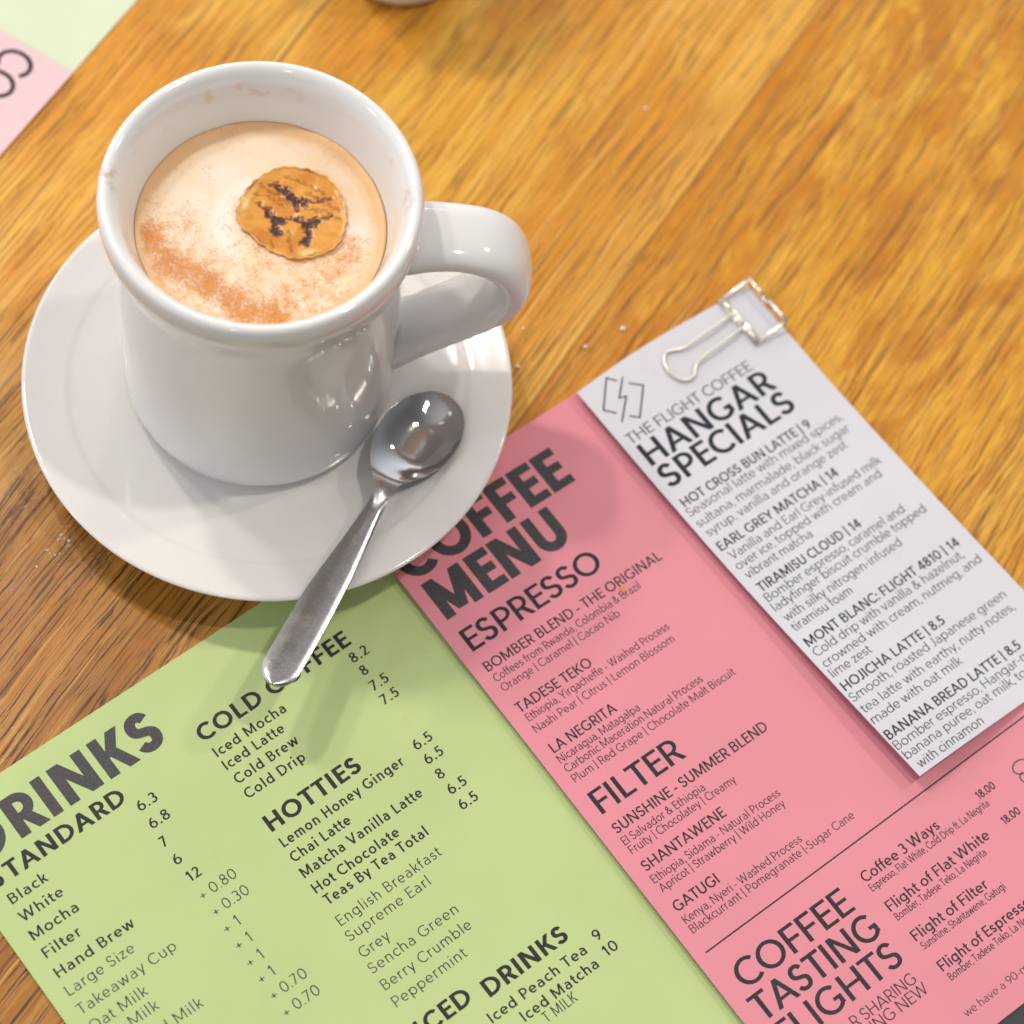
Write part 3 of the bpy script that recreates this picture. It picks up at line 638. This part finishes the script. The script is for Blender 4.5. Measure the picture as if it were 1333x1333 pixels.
def lettering(name, text, u, v, width, cap, weight, track, sheet, surf, ink, label=None):
    """text in millimetres on a sheet: u along the line, v down the page"""
    for it in (0, 1):
      x = 0.0; items = []
      for n_, ch in enumerate(text):
        g = glyph(ch, weight)
        if n_ == 0: x = -g.lsb
        items.append((x + g.lsb, g)); x += g.adv + track
      nat = (x - track - items[-1][1].rsb) * cap
      sx = max(0.80, min(1.30, width / nat)) if width else 1.0
      if it == 0: weight /= sx ** 0.8
    V, F = [], []; st = 0
    for gx, g in items:
        for pr in g.p:
            st += 1; z = (st % 12) * 0.0016
            if pr[0] == 'q':
                P = pr[1]; n2 = max(1, int(math.dist(P[1], P[2]) * cap / 2.5)); n1 = max(1, int(math.dist(P[0], P[1]) * cap / 3.0)); pv = []; pf = []
                for a in range(n2 + 1):
                    for b in range(n1 + 1):
                        s, t = b / n1, a / n2
                        pv.append(tuple((P[0][k] * (1 - s) + P[1][k] * s) * (1 - t) + (P[3][k] * (1 - s) + P[2][k] * s) * t for k in (0, 1)))
                for a in range(n2):
                    for b in range(n1): q = a * (n1 + 1) + b; pf.append((q, q + 1, q + n1 + 2, q + n1 + 1))
            else: pv, pf = strip_poly(pr[1], pr[0] == 'c', pr[2])
            o = len(V)
            for px_, py_ in pv:
                uu, vv = u + (gx + px_) * cap * sx, v - py_ * cap
                V.append((uu / 1000, -vv / 1000, surf(uu / 1000, vv / 1000) + (0.030 + z) / 1000))
            for q in pf:
                P4 = [V[o + i] for i in q]; ar = sum(P4[i][0] * P4[(i + 1) % len(q)][1] - P4[(i + 1) % len(q)][0] * P4[i][1] for i in range(len(q)))
                F.append(tuple(o + i for i in (q if ar > 0 else q[::-1])))
    ob = mesh(name, V, F, ink, sheet, smooth=False)
    if label: ob['label'] = label
    return ob
def ribbon(name, pts, w, sheet, surf, ink, closed=False, sub=8):
    P = []
    for a, b in zip(pts[:-1], pts[1:]): P += [(a[0] + (b[0] - a[0]) * i / sub, a[1] + (b[1] - a[1]) * i / sub) for i in range(sub)]
    P.append(pts[-1]); V, F = strip_poly([(x, -y) for x, y in P], False, w)
    V = [(x / 1000, y / 1000, surf(x / 1000, -y / 1000) + 0.00003) for x, y in V]
    return V, F

# ------------------------------------------------------------------ paper menus
def paper(name, col, spec=0.35, rough=0.55):
    k = NT(name); o = k.obj(); n1 = k.noise(o, 900, 4, 0.7); n2 = k.noise(o, 25, 3, 0.6); n3 = k.noise(o, 70, 4, 0.6, 0.4)
    c = k.mix(k.ramp(n2, 0.3, 0.7), col, tuple(x * 0.94 for x in col)); c = k.mix(k.ramp(n3, 0.62, 0.76, 0, 0.5), c, tuple(x * y for x, y in zip(col, (0.90, 0.86, 0.80)))); c = k.mix(k.ramp(n1, 0.35, 0.65, 0, 0.5), c, tuple(x * 0.96 for x in col))
    k.set(Base_Color=c, Roughness=rough, Specular_IOR_Level=spec); k.bump(n1, 0.10, 0.0001); return k.m
M_green = paper('green_paper', (0.515, 0.645, 0.275)); M_pink = paper('pink_paper', (0.775, 0.275, 0.335)); M_white = paper('white_paper', (0.685, 0.680, 0.735))
def ink_mat(name, col, speck=0.25, spec=0.25):
    k = NT(name); o = k.obj(); n1 = k.noise(o, 2600, 3, 0.7); n2 = k.noise(o, 500, 3, 0.7)
    c = k.mix(k.math('MULTIPLY', k.ramp(n1, 0.48, 0.68), speck), col, (0.16, 0.15, 0.16))
    k.set(Base_Color=c, Roughness=0.46, Specular_IOR_Level=spec); k.bump(n2, 0.12, 0.0001); return k.m
INK = ink_mat('toner_black', (0.020, 0.018, 0.024), 0.15); INK_T = ink_mat('toner_solid_black', (0.034, 0.032, 0.036), 0.45, 0.4); INK_L = ink_mat('toner_thin_print', (0.030, 0.027, 0.034), 0.12); INK_W = ink_mat('toner_blue_black', (0.014, 0.020, 0.034), 0.15)
def sheet_mesh(name, u0, u1, v0, v1, surf, mat, parent, shear=0.0, bow=0.0, th=0.00024, n=26):
    V, F = [], []
    for lay in (0, 1):
        for i in range(n + 1):
            for j in range(n + 1):
                v = v0 + (v1 - v0) * i / n - bow * math.sin(math.pi * j / n) * (1 - i / n); u = u0 + (u1 - u0) * j / n + shear * (v / .148) * abs(v / .148)
                V.append((u, -v, surf(u, v) - lay * th))
    N = (n + 1) ** 2; ix = lambda l, i, j: l * N + i * (n + 1) + j
    for i in range(n):
        for j in range(n):
            F.append((ix(0, i, j), ix(0, i + 1, j), ix(0, i + 1, j + 1), ix(0, i, j + 1))); F.append((ix(1, i, j), ix(1, i, j + 1), ix(1, i + 1, j + 1), ix(1, i + 1, j)))
    for i in range(n):
        F.append((ix(0, i, 0), ix(1, i, 0), ix(1, i + 1, 0), ix(0, i + 1, 0))); F.append((ix(0, i, n), ix(0, i + 1, n), ix(1, i + 1, n), ix(1, i, n)))
        F.append((ix(0, 0, i), ix(0, 0, i + 1), ix(1, 0, i + 1), ix(1, 0, i))); F.append((ix(0, n, i), ix(1, n, i), ix(1, n, i + 1), ix(0, n, i + 1)))
    return mesh(name, V, F, mat, parent, smooth=False)
def zG(u, v): return 0.0003 + 0.00025 * (1 + mnoise.noise(Vector((u * 28, v * 22, 2)))) * ss(0, .03, v)
def zP(u, v): return 0.0006 + 0.0016 * (1 - ss(0, .065, u)) + 0.00035 * mnoise.noise(Vector((u * 26, v * 24, 7)))  * (1 - 0.6 * ss(.05, .1, u)) + 0.00035
def zW(u, v): return 0.0014 + 0.0026 * (1 - ss(-.005, .06, u)) + 0.0022 * (1 - ss(0, .07, u)) * ss(.06, .149, v) + 0.0012 * ss(.045, .064, u) * (1 - ss(0, .05, v))
green = thing('drinks_menu', 'light green printed drinks menu under the spoon handle and pink menu', 'menu', (-0.135322, 0.203992, 0), R(48.5708))
sheet_mesh('menu_sheet', 0, .1485, 0, .215, zG, M_green, green)
pink = thing('coffee_menu', 'pink printed coffee menu between the green menu and the white specials strip', 'menu', (-0.041525, 0.313506, 0), R(47.524))
sheet_mesh('menu_sheet', 0, .1425, 0, .2137, zP, M_pink, pink)
white = thing('specials_menu', 'narrow white specials strip with a gold clip at its top corner', 'menu', (0.012691, 0.370618, 0), R(47.7434))
sheet_mesh('menu_sheet', -.0015, .0639, -.0004, .1482, zW, M_white, white, shear=0.0042, bow=.0016)
# style: (name, cap height mm, stroke / cap, tracking, ink)
GS = {'t': ('title', 12.2, .245, -.0, INK_T), 'h': ('heading', 4.95, .225, .02, INK), 'i': ('menu_line', 3.0, .165, .06, INK), 'l': ('menu_line', 3.0, .100, .07, INK_L)}
PS = {'t': ('title', 12.9, .245, -.03, INK_T), 'h': ('heading', 7.1, .172, -.02, INK), 'i': ('menu_line', 3.1, .150, .0, INK), 'b': ('menu_line', 2.45, .104, .0, INK_L), 'B': ('heading', 7.6, .165, -.02, INK), 's': ('menu_line', 3.3, .105, .0, INK_L), 'f': ('menu_line', 3.1, .150, .0, INK), 'g': ('menu_line', 2.2, .105, .0, INK_L), 'p': ('menu_line', 2.4, .150, .0, INK)}
WS = {'T': ('heading', 3.5, .125, .0, INK_W), 'H': ('title', 7.7, .195, -.01, INK_W), 'i': ('menu_line', 3.0, .165, .0, INK_W), 'b': ('menu_line', 2.8, .100, .0, INK_W)}
GT = [
 ('t', 'RINKS', 18.3, 18.9, 46.7),
 ('h', 'TANDARD', 9.8, 26.6, 37.1),
 ('i', 'Black', 6.4, 32.5, 13.0),
 ('i', 'White', 5.9, 38.2, 14.3),
 ('i', 'Mocha', 5.5, 44.0, 16.7),
 ('i', 'Filter', 5.5, 49.9, 12.1),
 ('i', 'Hand Brew', 5.1, 56.1, 27.0),
 ('l', 'Large Size', 4.7, 61.7, 20.4),
 ('l', 'Takeaway Cup', 4.3, 67.6, 29.8),
 ('l', 'Oat Milk', 4.2, 73.1, 17.2),
 ('l', 'Milk', 13.2, 77.9, 8.4),
 ('l', 'd Milk', 18.6, 84.1, 12.5),
 ('i', '6.3', 47.6, 31.1, 6.9),
 ('i', '6.8', 47.4, 37.0, 7.1),
 ('i', '7', 47.0, 42.9, 1.6),
 ('i', '6', 46.8, 49.0, 3.0),
 ('i', '12', 47.1, 54.9, 4.4),
 ('l', '+ 0.80', 46.9, 60.9, 11.2),
 ('l', '+ 0.30', 47.1, 66.5, 11.1),
 ('l', '+ 1', 46.7, 72.0, 4.7),
 ('l', '+ 1', 46.6, 77.5, 4.7),
 ('l', '+ 1', 46.3, 83.0, 4.8),
 ('l', '+ 1', 46.1, 88.4, 4.9),
 ('l', '+ 0.70', 46.2, 93.8, 11.0),
 ('l', '+ 0.70', 46.2, 99.4, 11.1),
 ('h', 'COLD COFFEE', 72.3, 24.8, 51.4),
 ('i', 'Iced Mocha', 73.0, 30.5, 23.0),
 ('i', 'Iced Latte', 72.9, 35.0, 19.4),
 ('i', 'Cold Brew', 73.0, 40.0, 20.4),
 ('i', 'Cold Drip', 72.8, 45.0, 19.2),
 ('i', '8.2', 119.0, 29.8, 5.7),
 ('i', '8', 119.1, 34.5, 2.0),
 ('i', '7.5', 118.7, 39.7, 5.5),
 ('i', '7.5', 118.6, 44.7, 5.4),
 ('h', 'HOTTIES', 72.5, 56.3, 30.3),
 ('i', 'Lemon Honey Ginger', 72.6, 61.7, 40.4),
 ('i', 'Chai Latte', 72.3, 66.7, 19.0),
 ('i', 'Matcha Vanilla Latte', 72.0, 71.8, 39.6),
 ('i', 'Hot Chocolate', 72.0, 77.1, 27.8),
 ('i', 'Teas By Tea Total', 72.6, 81.5, 33.5),
 ('l', 'English Breakfast', 72.0, 88.1, 33.6),
 ('l', 'Supreme Earl', 71.4, 92.9, 26.8),
 ('l', 'Grey', 71.5, 98.5, 9.2),
 ('l', 'Sencha Green', 71.0, 103.4, 28.5),
 ('l', 'Berry Crumble', 71.1, 108.9, 28.7),
 ('l', 'Peppermint', 70.8, 114.2, 23.4),
 ('i', '6.5', 117.8, 60.5, 5.8),
 ('i', '6.5', 117.8, 65.6, 5.7),
 ('i', '8', 117.8, 70.9, 2.2),
 ('i', '6.5', 117.7, 76.2, 5.7),
 ('i', '6.5', 117.5, 81.5, 5.7),
 ('h', 'DRINKS', 92.0, 126.7, 26.8),
 ('h', 'CED', 73.8, 124.8, 14.9),
 ('i', 'Iced Peach Tea', 88.3, 132.5, 31.9),
 ('i', 'Iced Matcha', 95.4, 137.3, 25.0),
 ('l', 'T MILK', 99.8, 141.0, 10.5),
 ('i', '9', 124.0, 131.6, 2.1),
 ('i', '10', 123.6, 136.5, 4.3),
]
PT = [
 ('t', 'COFFEE', 1.9, 22.5, 58.8),
 ('t', 'MENU', 3.9, 37.3, 44.6),
 ('h', 'ESPRESSO', 4.1, 49.0, 49.5),
 ('i', 'BOMBER BLEND - THE ORIGINAL', 4.0, 56.3, 62.2),
 ('b', 'Coffees from Rwanda, Colombia & Brazil', 4.1, 60.0, 51.4),
 ('b', 'Orange | Caramel | Cacao Nib', 4.1, 63.5, 41.2),
 ('i', 'TADESE TEKO', 3.9, 71.1, 25.6),
 ('b', 'Ethiopia, Yirgacheffe - Washed Process', 4.5, 74.5, 49.9),
 ('b', 'Nashi Pear | Citrus | Lemon Blossom', 4.1, 78.3, 49.2),
 ('i', 'LA NEGRITA', 4.5, 85.8, 22.3),
 ('b', 'Nicaragua, Matagalpa', 4.2, 89.2, 28.0),
 ('b', 'Carbonic Maceration Natural Process', 4.1, 92.4, 48.1),
 ('b', 'Plum | Red Grape | Chocolate Malt Biscuit', 4.1, 95.9, 57.1),
 ('h', 'FILTER', 4.6, 107.3, 31.4),
 ('i', 'SUNSHINE - SUMMER BLEND', 4.5, 114.0, 53.8),
 ('b', 'El Salvador & Ethiopia', 4.3, 117.8, 28.2),
 ('b', 'Fruity | Chocolatey | Creamy', 4.4, 120.9, 36.8),
 ('i', 'SHANTAWENE', 4.4, 126.9, 28.3),
 ('b', 'Ethiopia, Sidama - Natural Process', 4.2, 130.8, 44.7),
 ('b', 'Apricot | Strawberry | Wild Honey', 4.4, 134.0, 43.7),
 ('i', 'GATUGI', 4.3, 140.6, 14.9),
 ('b', 'Kenya, Nyeri - Washed Process', 4.2, 144.5, 41.2),
 ('b', 'Blackcurrant | Pomegranate |-Sugar Cane', 4.1, 147.6, 57.6),
 ('B', 'COFFEE', 6.0, 167.7, 39.4),
 ('B', 'TASTING', 4.2, 177.2, 42.6),
 ('B', 'FLIGHTS', 5.0, 186.6, 41.7),
 ('s', 'R SHARING', 23.5, 192.6, 22.1),
 ('s', 'ING NEW', 27.4, 196.5, 19.1),
 ('f', 'Coffee 3 Ways', 51.8, 163.6, 27.4),
 ('g', 'Espresso, Flat White, Cold Drip ft. La Negrita', 51.8, 166.6, 43.1),
 ('p', '18.00', 93.5, 163.8, 6.3),
 ('f', 'Flight of Flat White', 52.2, 173.8, 36.6),
 ('g', 'Bomber, Tadese Teko, La Negrita', 52.2, 176.8, 32.6),
 ('p', '18.00', 94.5, 173.4, 6.1),
 ('f', 'Flight of Filter', 52.5, 184.1, 26.7),
 ('g', 'Sunshine, Shantawene, Gatugi', 52.8, 187.1, 29.8),
 ('f', 'Flight of Espresso', 53.0, 194.6, 32.5),
 ('g', 'Bomber, Tadese Teko, La Negrita', 53.3, 197.8, 32.5),
 ('g', 'we have a 90-minute', 50.1, 207.7, 32.0),
]
WT = [
 ('T', 'THE FLIGHT COFFEE', 1.0, 22.1, 47.8),
 ('H', 'HANGAR', 1.7, 31.0, 48.2),
 ('H', 'SPECIALS', 1.5, 39.7, 49.7),
 ('i', 'HOT CROSS BUN LATTE | 9', 1.4, 46.8, 48.6),
 ('b', 'Seasonal latte with mixed spices,', 0.7, 50.1, 59.3),
 ('b', 'sultana, marmalade, black sugar', 0.8, 54.2, 58.1),
 ('b', 'syrup, vanilla and orange zest', 1.3, 58.0, 53.3),
 ('i', 'EARL GREY MATCHA | 14', 1.3, 63.6, 45.0),
 ('b', 'Vanilla and Earl Grey-infused milk', 2.2, 67.5, 57.5),
 ('b', 'over ice, topped with cream and', 1.6, 71.0, 55.2),
 ('b', 'vibrant matcha', 2.1, 74.7, 24.7),
 ('i', 'TIRAMISU CLOUD | 14', 2.6, 80.1, 38.4),
 ('b', 'Bomber espresso, caramel and', 2.2, 83.6, 52.7),
 ('b', 'ladyfinger biscuit crumble topped', 2.0, 87.1, 58.2),
 ('b', 'with silky nitrogen-infused', 2.6, 91.3, 44.4),
 ('b', 'tiramisu foam', 2.6, 95.0, 22.0),
 ('i', 'MONT BLANC: FLIGHT 4810 | 14', 2.6, 100.9, 58.6),
 ('b', 'Cold drip with vanilla & hazelnut,', 2.5, 104.5, 57.0),
 ('b', 'crowned with cream, nutmeg, and', 2.4, 108.5, 60.6),
 ('b', 'lime zest', 2.2, 112.1, 14.6),
 ('i', 'HOJICHA LATTE | 8.5', 2.3, 117.2, 38.6),
 ('b', 'Smooth, roasted Japanese green', 1.9, 121.0, 61.3),
 ('b', 'tea latte with earthy, nutty notes,', 2.3, 125.3, 61.3),
 ('b', 'made with oat milk', 2.4, 129.4, 34.1),
 ('i', 'BANANA BREAD LATTE | 8.5', 2.7, 135.4, 51.5),
 ('b', 'Bomber espresso, Hangar-made', 2.7, 139.0, 60.5),
 ('b', 'banana puree, oat milk, topped', 3.1, 142.6, 61.5),
 ('b', 'with cinnamon', 4.5, 146.6, 24.5),
]
for T_, S_, sh, sf_ in ((GT, GS, green, zG), (PT, PS, pink, zP), (WT, WS, white, zW)):
    for st, tx, u, v, wd_ in T_:
        nm, cap, wt, tr, ik = S_[st]
        lettering(nm, tx, u, v, wd_, cap, wt, tr, sh, sf_, ik)
# lines that run on past the frame
for args in (('title', 'D', 6.8, 18.9, None, 12.2, .245, -.0, green, zG, INK_T), ('heading', 'S', 5.6, 26.6, None, 4.95, .225, .02, green, zG, INK),
             ('heading', 'I', 71.4, 124.8, None, 4.95, .225, .02, green, zG, INK)):
    lettering(*args)
V, F = ribbon('rule', [(3.6, 153.6), (139, 152.3)], 0.42, pink, zP, INK, sub=60); mesh('printed_rule', V, F, INK, pink, smooth=False)
LOGO = [[(10.8, 3.1), (8.7, 0.6), (1.3, 8.6), (4.0, 11.5)], [(13.2, 5.6), (16.4, 8.5), (8.8, 16.4), (6.5, 14.3)], [(13.0, 2.9), (7.7, 8.0), (9.9, 8.6), (3.4, 14.7)]]
V, F = join(*[ribbon('l', q, 0.50, white, zW, INK_W) for q in LOGO]); lg = mesh('printed_logo', V, F, INK_W, white, smooth=False)
V, F = join(ribbon('i', arc(109.5, 163.2, 2.6, 1.9, 60, 330, 20), 0.35, pink, zP, INK, sub=1), ribbon('i', arc(108.5, 166.2, 1.5, 1.5, 90, 280, 14), 0.35, pink, zP, INK, sub=1)); mesh('printed_icon', V, F, INK, pink, smooth=False)

# ------------------------------------------------------------------ the pair of menus across the table
M_far_p = paper('pink_paper_painted_sheen', (0.77, 0.53, 0.56), 0.5, 0.42); M_far_g = paper('green_paper_painted_sheen', (0.64, 0.71, 0.52), 0.5, 0.42)  # sheen on the far sheets is painted in as paler paper colours
def zf1(u, v): return 0.0012
def zf0(u, v): return 0.0004
fang = R(-107.19 - 4.0)
fg = thing('drinks_menu', 'green menu across the table, paled by painted sheen, under the far pink menu', 'menu', (-0.1585, 0.4444, 0), fang); fg.name = 'drinks_menu.001'
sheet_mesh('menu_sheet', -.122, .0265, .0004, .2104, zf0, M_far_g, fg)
fp = thing('coffee_menu', 'pink menu across the table, paled by painted sheen, upside down in the top left corner', 'menu', (-0.15850341, 0.44442816, 0), fang); fp.name = 'coffee_menu.001'
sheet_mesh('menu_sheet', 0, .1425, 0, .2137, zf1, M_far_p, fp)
lettering('title', 'COFFEE', 2.6, 22.2, None, 11.8, .125, -.02, fp, zf1, INK)

# ------------------------------------------------------------------ binder clip on the specials strip
def gold():
    k = NT('pale_gold_wire'); o = k.obj(); n1 = k.noise(o, 600, 3)
    k.set(Base_Color=k.mix(k.ramp(n1, 0.3, 0.7), (0.97, 0.94, 0.86), (0.92, 0.87, 0.75)), Metallic=1.0, Roughness=k.ramp(n1, 0.3, 0.7, 0.28, 0.36)); return k.m
M_gold = gold()
clip = thing('binder_clip', 'small pale gold binder clip on the white specials strip', 'clip', (0.012691, 0.370618, 0), R(47.7434))
zl = lambda u, v: zW(u / 1000, v / 1000) * 1000
def P3(u, v, z): return Vector((u / 1000, -v / 1000, z / 1000))
# body: hollow triangular spring; a frame of flat strips above and below the paper, meeting a spine outside its edge
lip, spn = 54.2, 64.3; va, vb = -1.7, 16.8
def bar(a, b, wdt, th):
    t = (b - a).normalized(); s = t.cross(Vector((0, 0, 1))).normalized(); u = s.cross(t)
    rg = [(wdt / 2 * cx_, th / 2 * cy_) for cx_, cy_ in ((-1, -.5), (-.8, -1), (.8, -1), (1, -.5), (1, .5), (.8, 1), (-.8, 1), (-1, .5))]
    return sweep([(a, s, u), (b, s, u)], lambda i: [(x / 1000, y / 1000) for x, y in rg])
zt = zl(lip, 7) + 0.55; zs_ = 5.6
parts = [bar(P3(lip + .2, va, zl(lip, va) + .5), P3(lip + .2, vb, zl(lip, vb) + .5), 2.6, .5),
         bar(P3(lip, va + .5, zl(lip, va) + .55), P3(spn, va + .6, zs_), 1.1, .45), bar(P3(lip, vb - .5, zl(lip, vb) + .55), P3(spn, vb - .6, zs_), 1.1, .45),
         bar(P3(spn, va + .2, zs_), P3(spn, 6.0, zs_), 1.0, .7), bar(P3(spn + .1, 8.0, zs_), P3(spn + .1, vb - .2, zs_), 1.0, .7),
         bar(P3(spn + .3, va + .6, zs_), P3(spn + .3, va + .6, .5), 1.0, .5), bar(P3(spn + .3, vb - .6, zs_), P3(spn + .3, vb - .6, .5), 1.0, .5), bar(P3(spn + .3, va + .2, .5), P3(spn + .3, vb - .2, .5), 1.0, .6),
         wire([P3(spn, 5.9, zs_), P3(spn - .7, 6.2, zs_ - .3), P3(spn - .8, 7.0, zs_ - .4), P3(spn - .6, 7.8, zs_ - .3), P3(spn + .1, 8.1, zs_)], .0004)]
mesh('clip_body', *join(*parts), M_gold, clip)
tubes = [wire([P3(lip - .1, va + 1.2, zl(lip, va) + 1.15), P3(lip - .1, 3.6, zl(lip, 4) + 1.15)], .00062), wire([P3(lip - .1, 4.9, zl(lip, 6) + 1.15), P3(lip - .1, 9.6, zl(lip, 9) + 1.15)], .00062), wire([P3(lip - .1, 11.0, zl(lip, 11) + 1.15), P3(lip - .1, vb - 1.2, zl(lip, vb) + 1.15)], .00062)]
mesh('hinge_tube', *join(*tubes), M_gold, clip)
hpts = [(54.1, 4.4), (52.6, 4.7), (44, 5.05), (36.0, 5.40), (33.4, 5.2), (31.2, 4.2), (29.0, 3.7), (27.2, 4.9), (25.8, 7.2), (25.5, 9.9), (26.3, 12.6), (28.2, 14.4), (30.6, 14.4), (32.3, 13.1), (33.8, 11.8), (36.4, 11.2), (44, 10.6), (52.6, 9.9), (54.1, 10.2)]
hz0, hz1 = zl(25.5, 9) + 0.55, zl(54, 7) + 1.1
mesh('wire_handle', *wire([P3(u, v, hz0 + (hz1 - hz0) * ss(25, 54, u) + 0.25 * ss(30, 42, u) * ss(54, 42, u)) for u, v in catmull(hpts, 8)], .00042, 12), M_gold, clip)

# ------------------------------------------------------------------ small cup at the far edge of the view
sc_ = tag(mesh('small_cup', *lathe(catmull([(0, .0016), (.014, .0016), (.0160, .0), (.0185, .0002), (.0203, .0018), (.0212, .005), (.0222, .015), (.0245, .035), (.0268, .056), (.0272, .0585), (.0262, .0588), (.0252, .056), (.0228, .035), (.0200, .012), (.014, .0060), (0, .0055)], 6), 96), M_cup), 'small white cup standing at the top edge beyond the coffee cup', 'cup')
sc_.location = (-0.0705, 0.5138, 0.0001)

# ------------------------------------------------------------------ crumbs
def crumb_mat(name, col):
    k = NT(name); k.set(Base_Color=k.mix(k.noise(k.obj(), 900, 2), col, tuple(c * .9 for c in col)), Roughness=0.25, Subsurface_Weight=0.3, Subsurface_Scale=0.0006); return k.m
M_sugar = crumb_mat('white_sugar', (0.86, 0.84, 0.84)); M_orange = crumb_mat('orange_crumb', (0.80, 0.33, 0.03))
def crumb(name, mat, r, loc, sc=(1, 1, 1), rz=0.0):
    bm_ = bmesh.new(); bmesh.ops.create_icosphere(bm_, subdivisions=2, radius=r)
    for v in bm_.verts:
        v.co *= 1 + 0.35 * mnoise.noise(v.co * (1.4 / r) + Vector(loc) * 300)
        v.co = Vector((v.co.x * sc[0], v.co.y * sc[1], v.co.z * sc[2]))
    lo = min(v.co.z for v in bm_.verts)
    m_ = bpy.data.meshes.new(name); bm_.to_mesh(m_); bm_.free(); m_.materials.append(mat)
    o = bpy.data.objects.new(name, m_); COL.objects.link(o); o.location = (loc[0], loc[1], loc[2] - lo * 0.9); o.rotation_euler = (0, 0, rz); return o
GRAINS = [(.0209, .3961, .75, 'larger white sugar grain on the wood left of the specials strip'), (.0112, .3875, .55, 'smaller white sugar grain on the wood left of the specials strip'),
 (-.0086, .3635, .42, 'white sugar grain on the wood just above the corner of the pink menu'), (-.0071, .3762, .55, 'white sugar grain on the wood beside the right edge of the saucer'), (-.0079, .3893, .36, 'white sugar grain on the wood under the cup handle'),
 (.0148, .4755, .50, 'lone white sugar grain on the bare wood beyond the cup handle')]
for x, y, r, lb in GRAINS:
    tag(crumb('sugar_grain', M_sugar, r / 1000, (x, y, 0), (1.2, .9, .8), random.random() * 3), lb, 'sugar grain', 'sugar grains on the wood right of the cup')
clus = [(-.1219, .2934, .36), (-.1224, .2918, .30), (-.1194, .2921, .40), (-.1209, .2927, .28), (-.1260, .2825, .34)]
for _ in range(16): clus.append((-.1217 + random.gauss(0, .0030), .2900 + random.gauss(0, .0036), random.uniform(.10, .24)))
for x, y, r in clus:
    tag(crumb('sugar_grain', M_sugar, r / 1000, (x, y, 0), (1.2, .9, .8), random.random() * 3), 'tiny white sugar grain in the cluster on the wood left of the saucer', 'sugar grain', 'sugar grains clustered left of the saucer')
up_ = Vector((math.cos(R(47.524)), math.sin(R(47.524)), 0)); vp_ = Vector((math.sin(R(47.524)), -math.cos(R(47.524)), 0))
q = Vector((-0.041525, 0.313506, 0)) + up_ * .0506 + vp_ * .0574
tag(crumb('crumb', M_orange, .0007, (q.x, q.y, zP(.0506, .0574)), (2.1, .7, .4), R(118)), 'orange crumb on the pink menu near the word Brazil', 'crumb')

# ------------------------------------------------------------------ dark folder under the lower edge of the pink menu
k = NT('black_card'); k.set(Base_Color=k.mix(k.noise(k.obj(), 300, 3), (0.014, 0.017, 0.022), (0.022, 0.025, 0.030)), Roughness=0.5)
fol = tag(mesh('black_card', [(.055, -.2085, .00003), (.16, -.2085, .00003), (.16, -.26, .00003), (.055, -.26, .00003), (.055, -.2085, .0003), (.16, -.2085, .0003), (.16, -.26, .0003), (.055, -.26, .0003)], [(0, 1, 2, 3), (7, 6, 5, 4), (0, 4, 5, 1), (1, 5, 6, 2), (2, 6, 7, 3), (3, 7, 4, 0)], k.m, smooth=False), 'black card peeking out below the bottom edge of the pink menu', 'card')
fol.location = (-0.041525, 0.313506, 0); fol.rotation_euler = (0, 0, R(47.524))
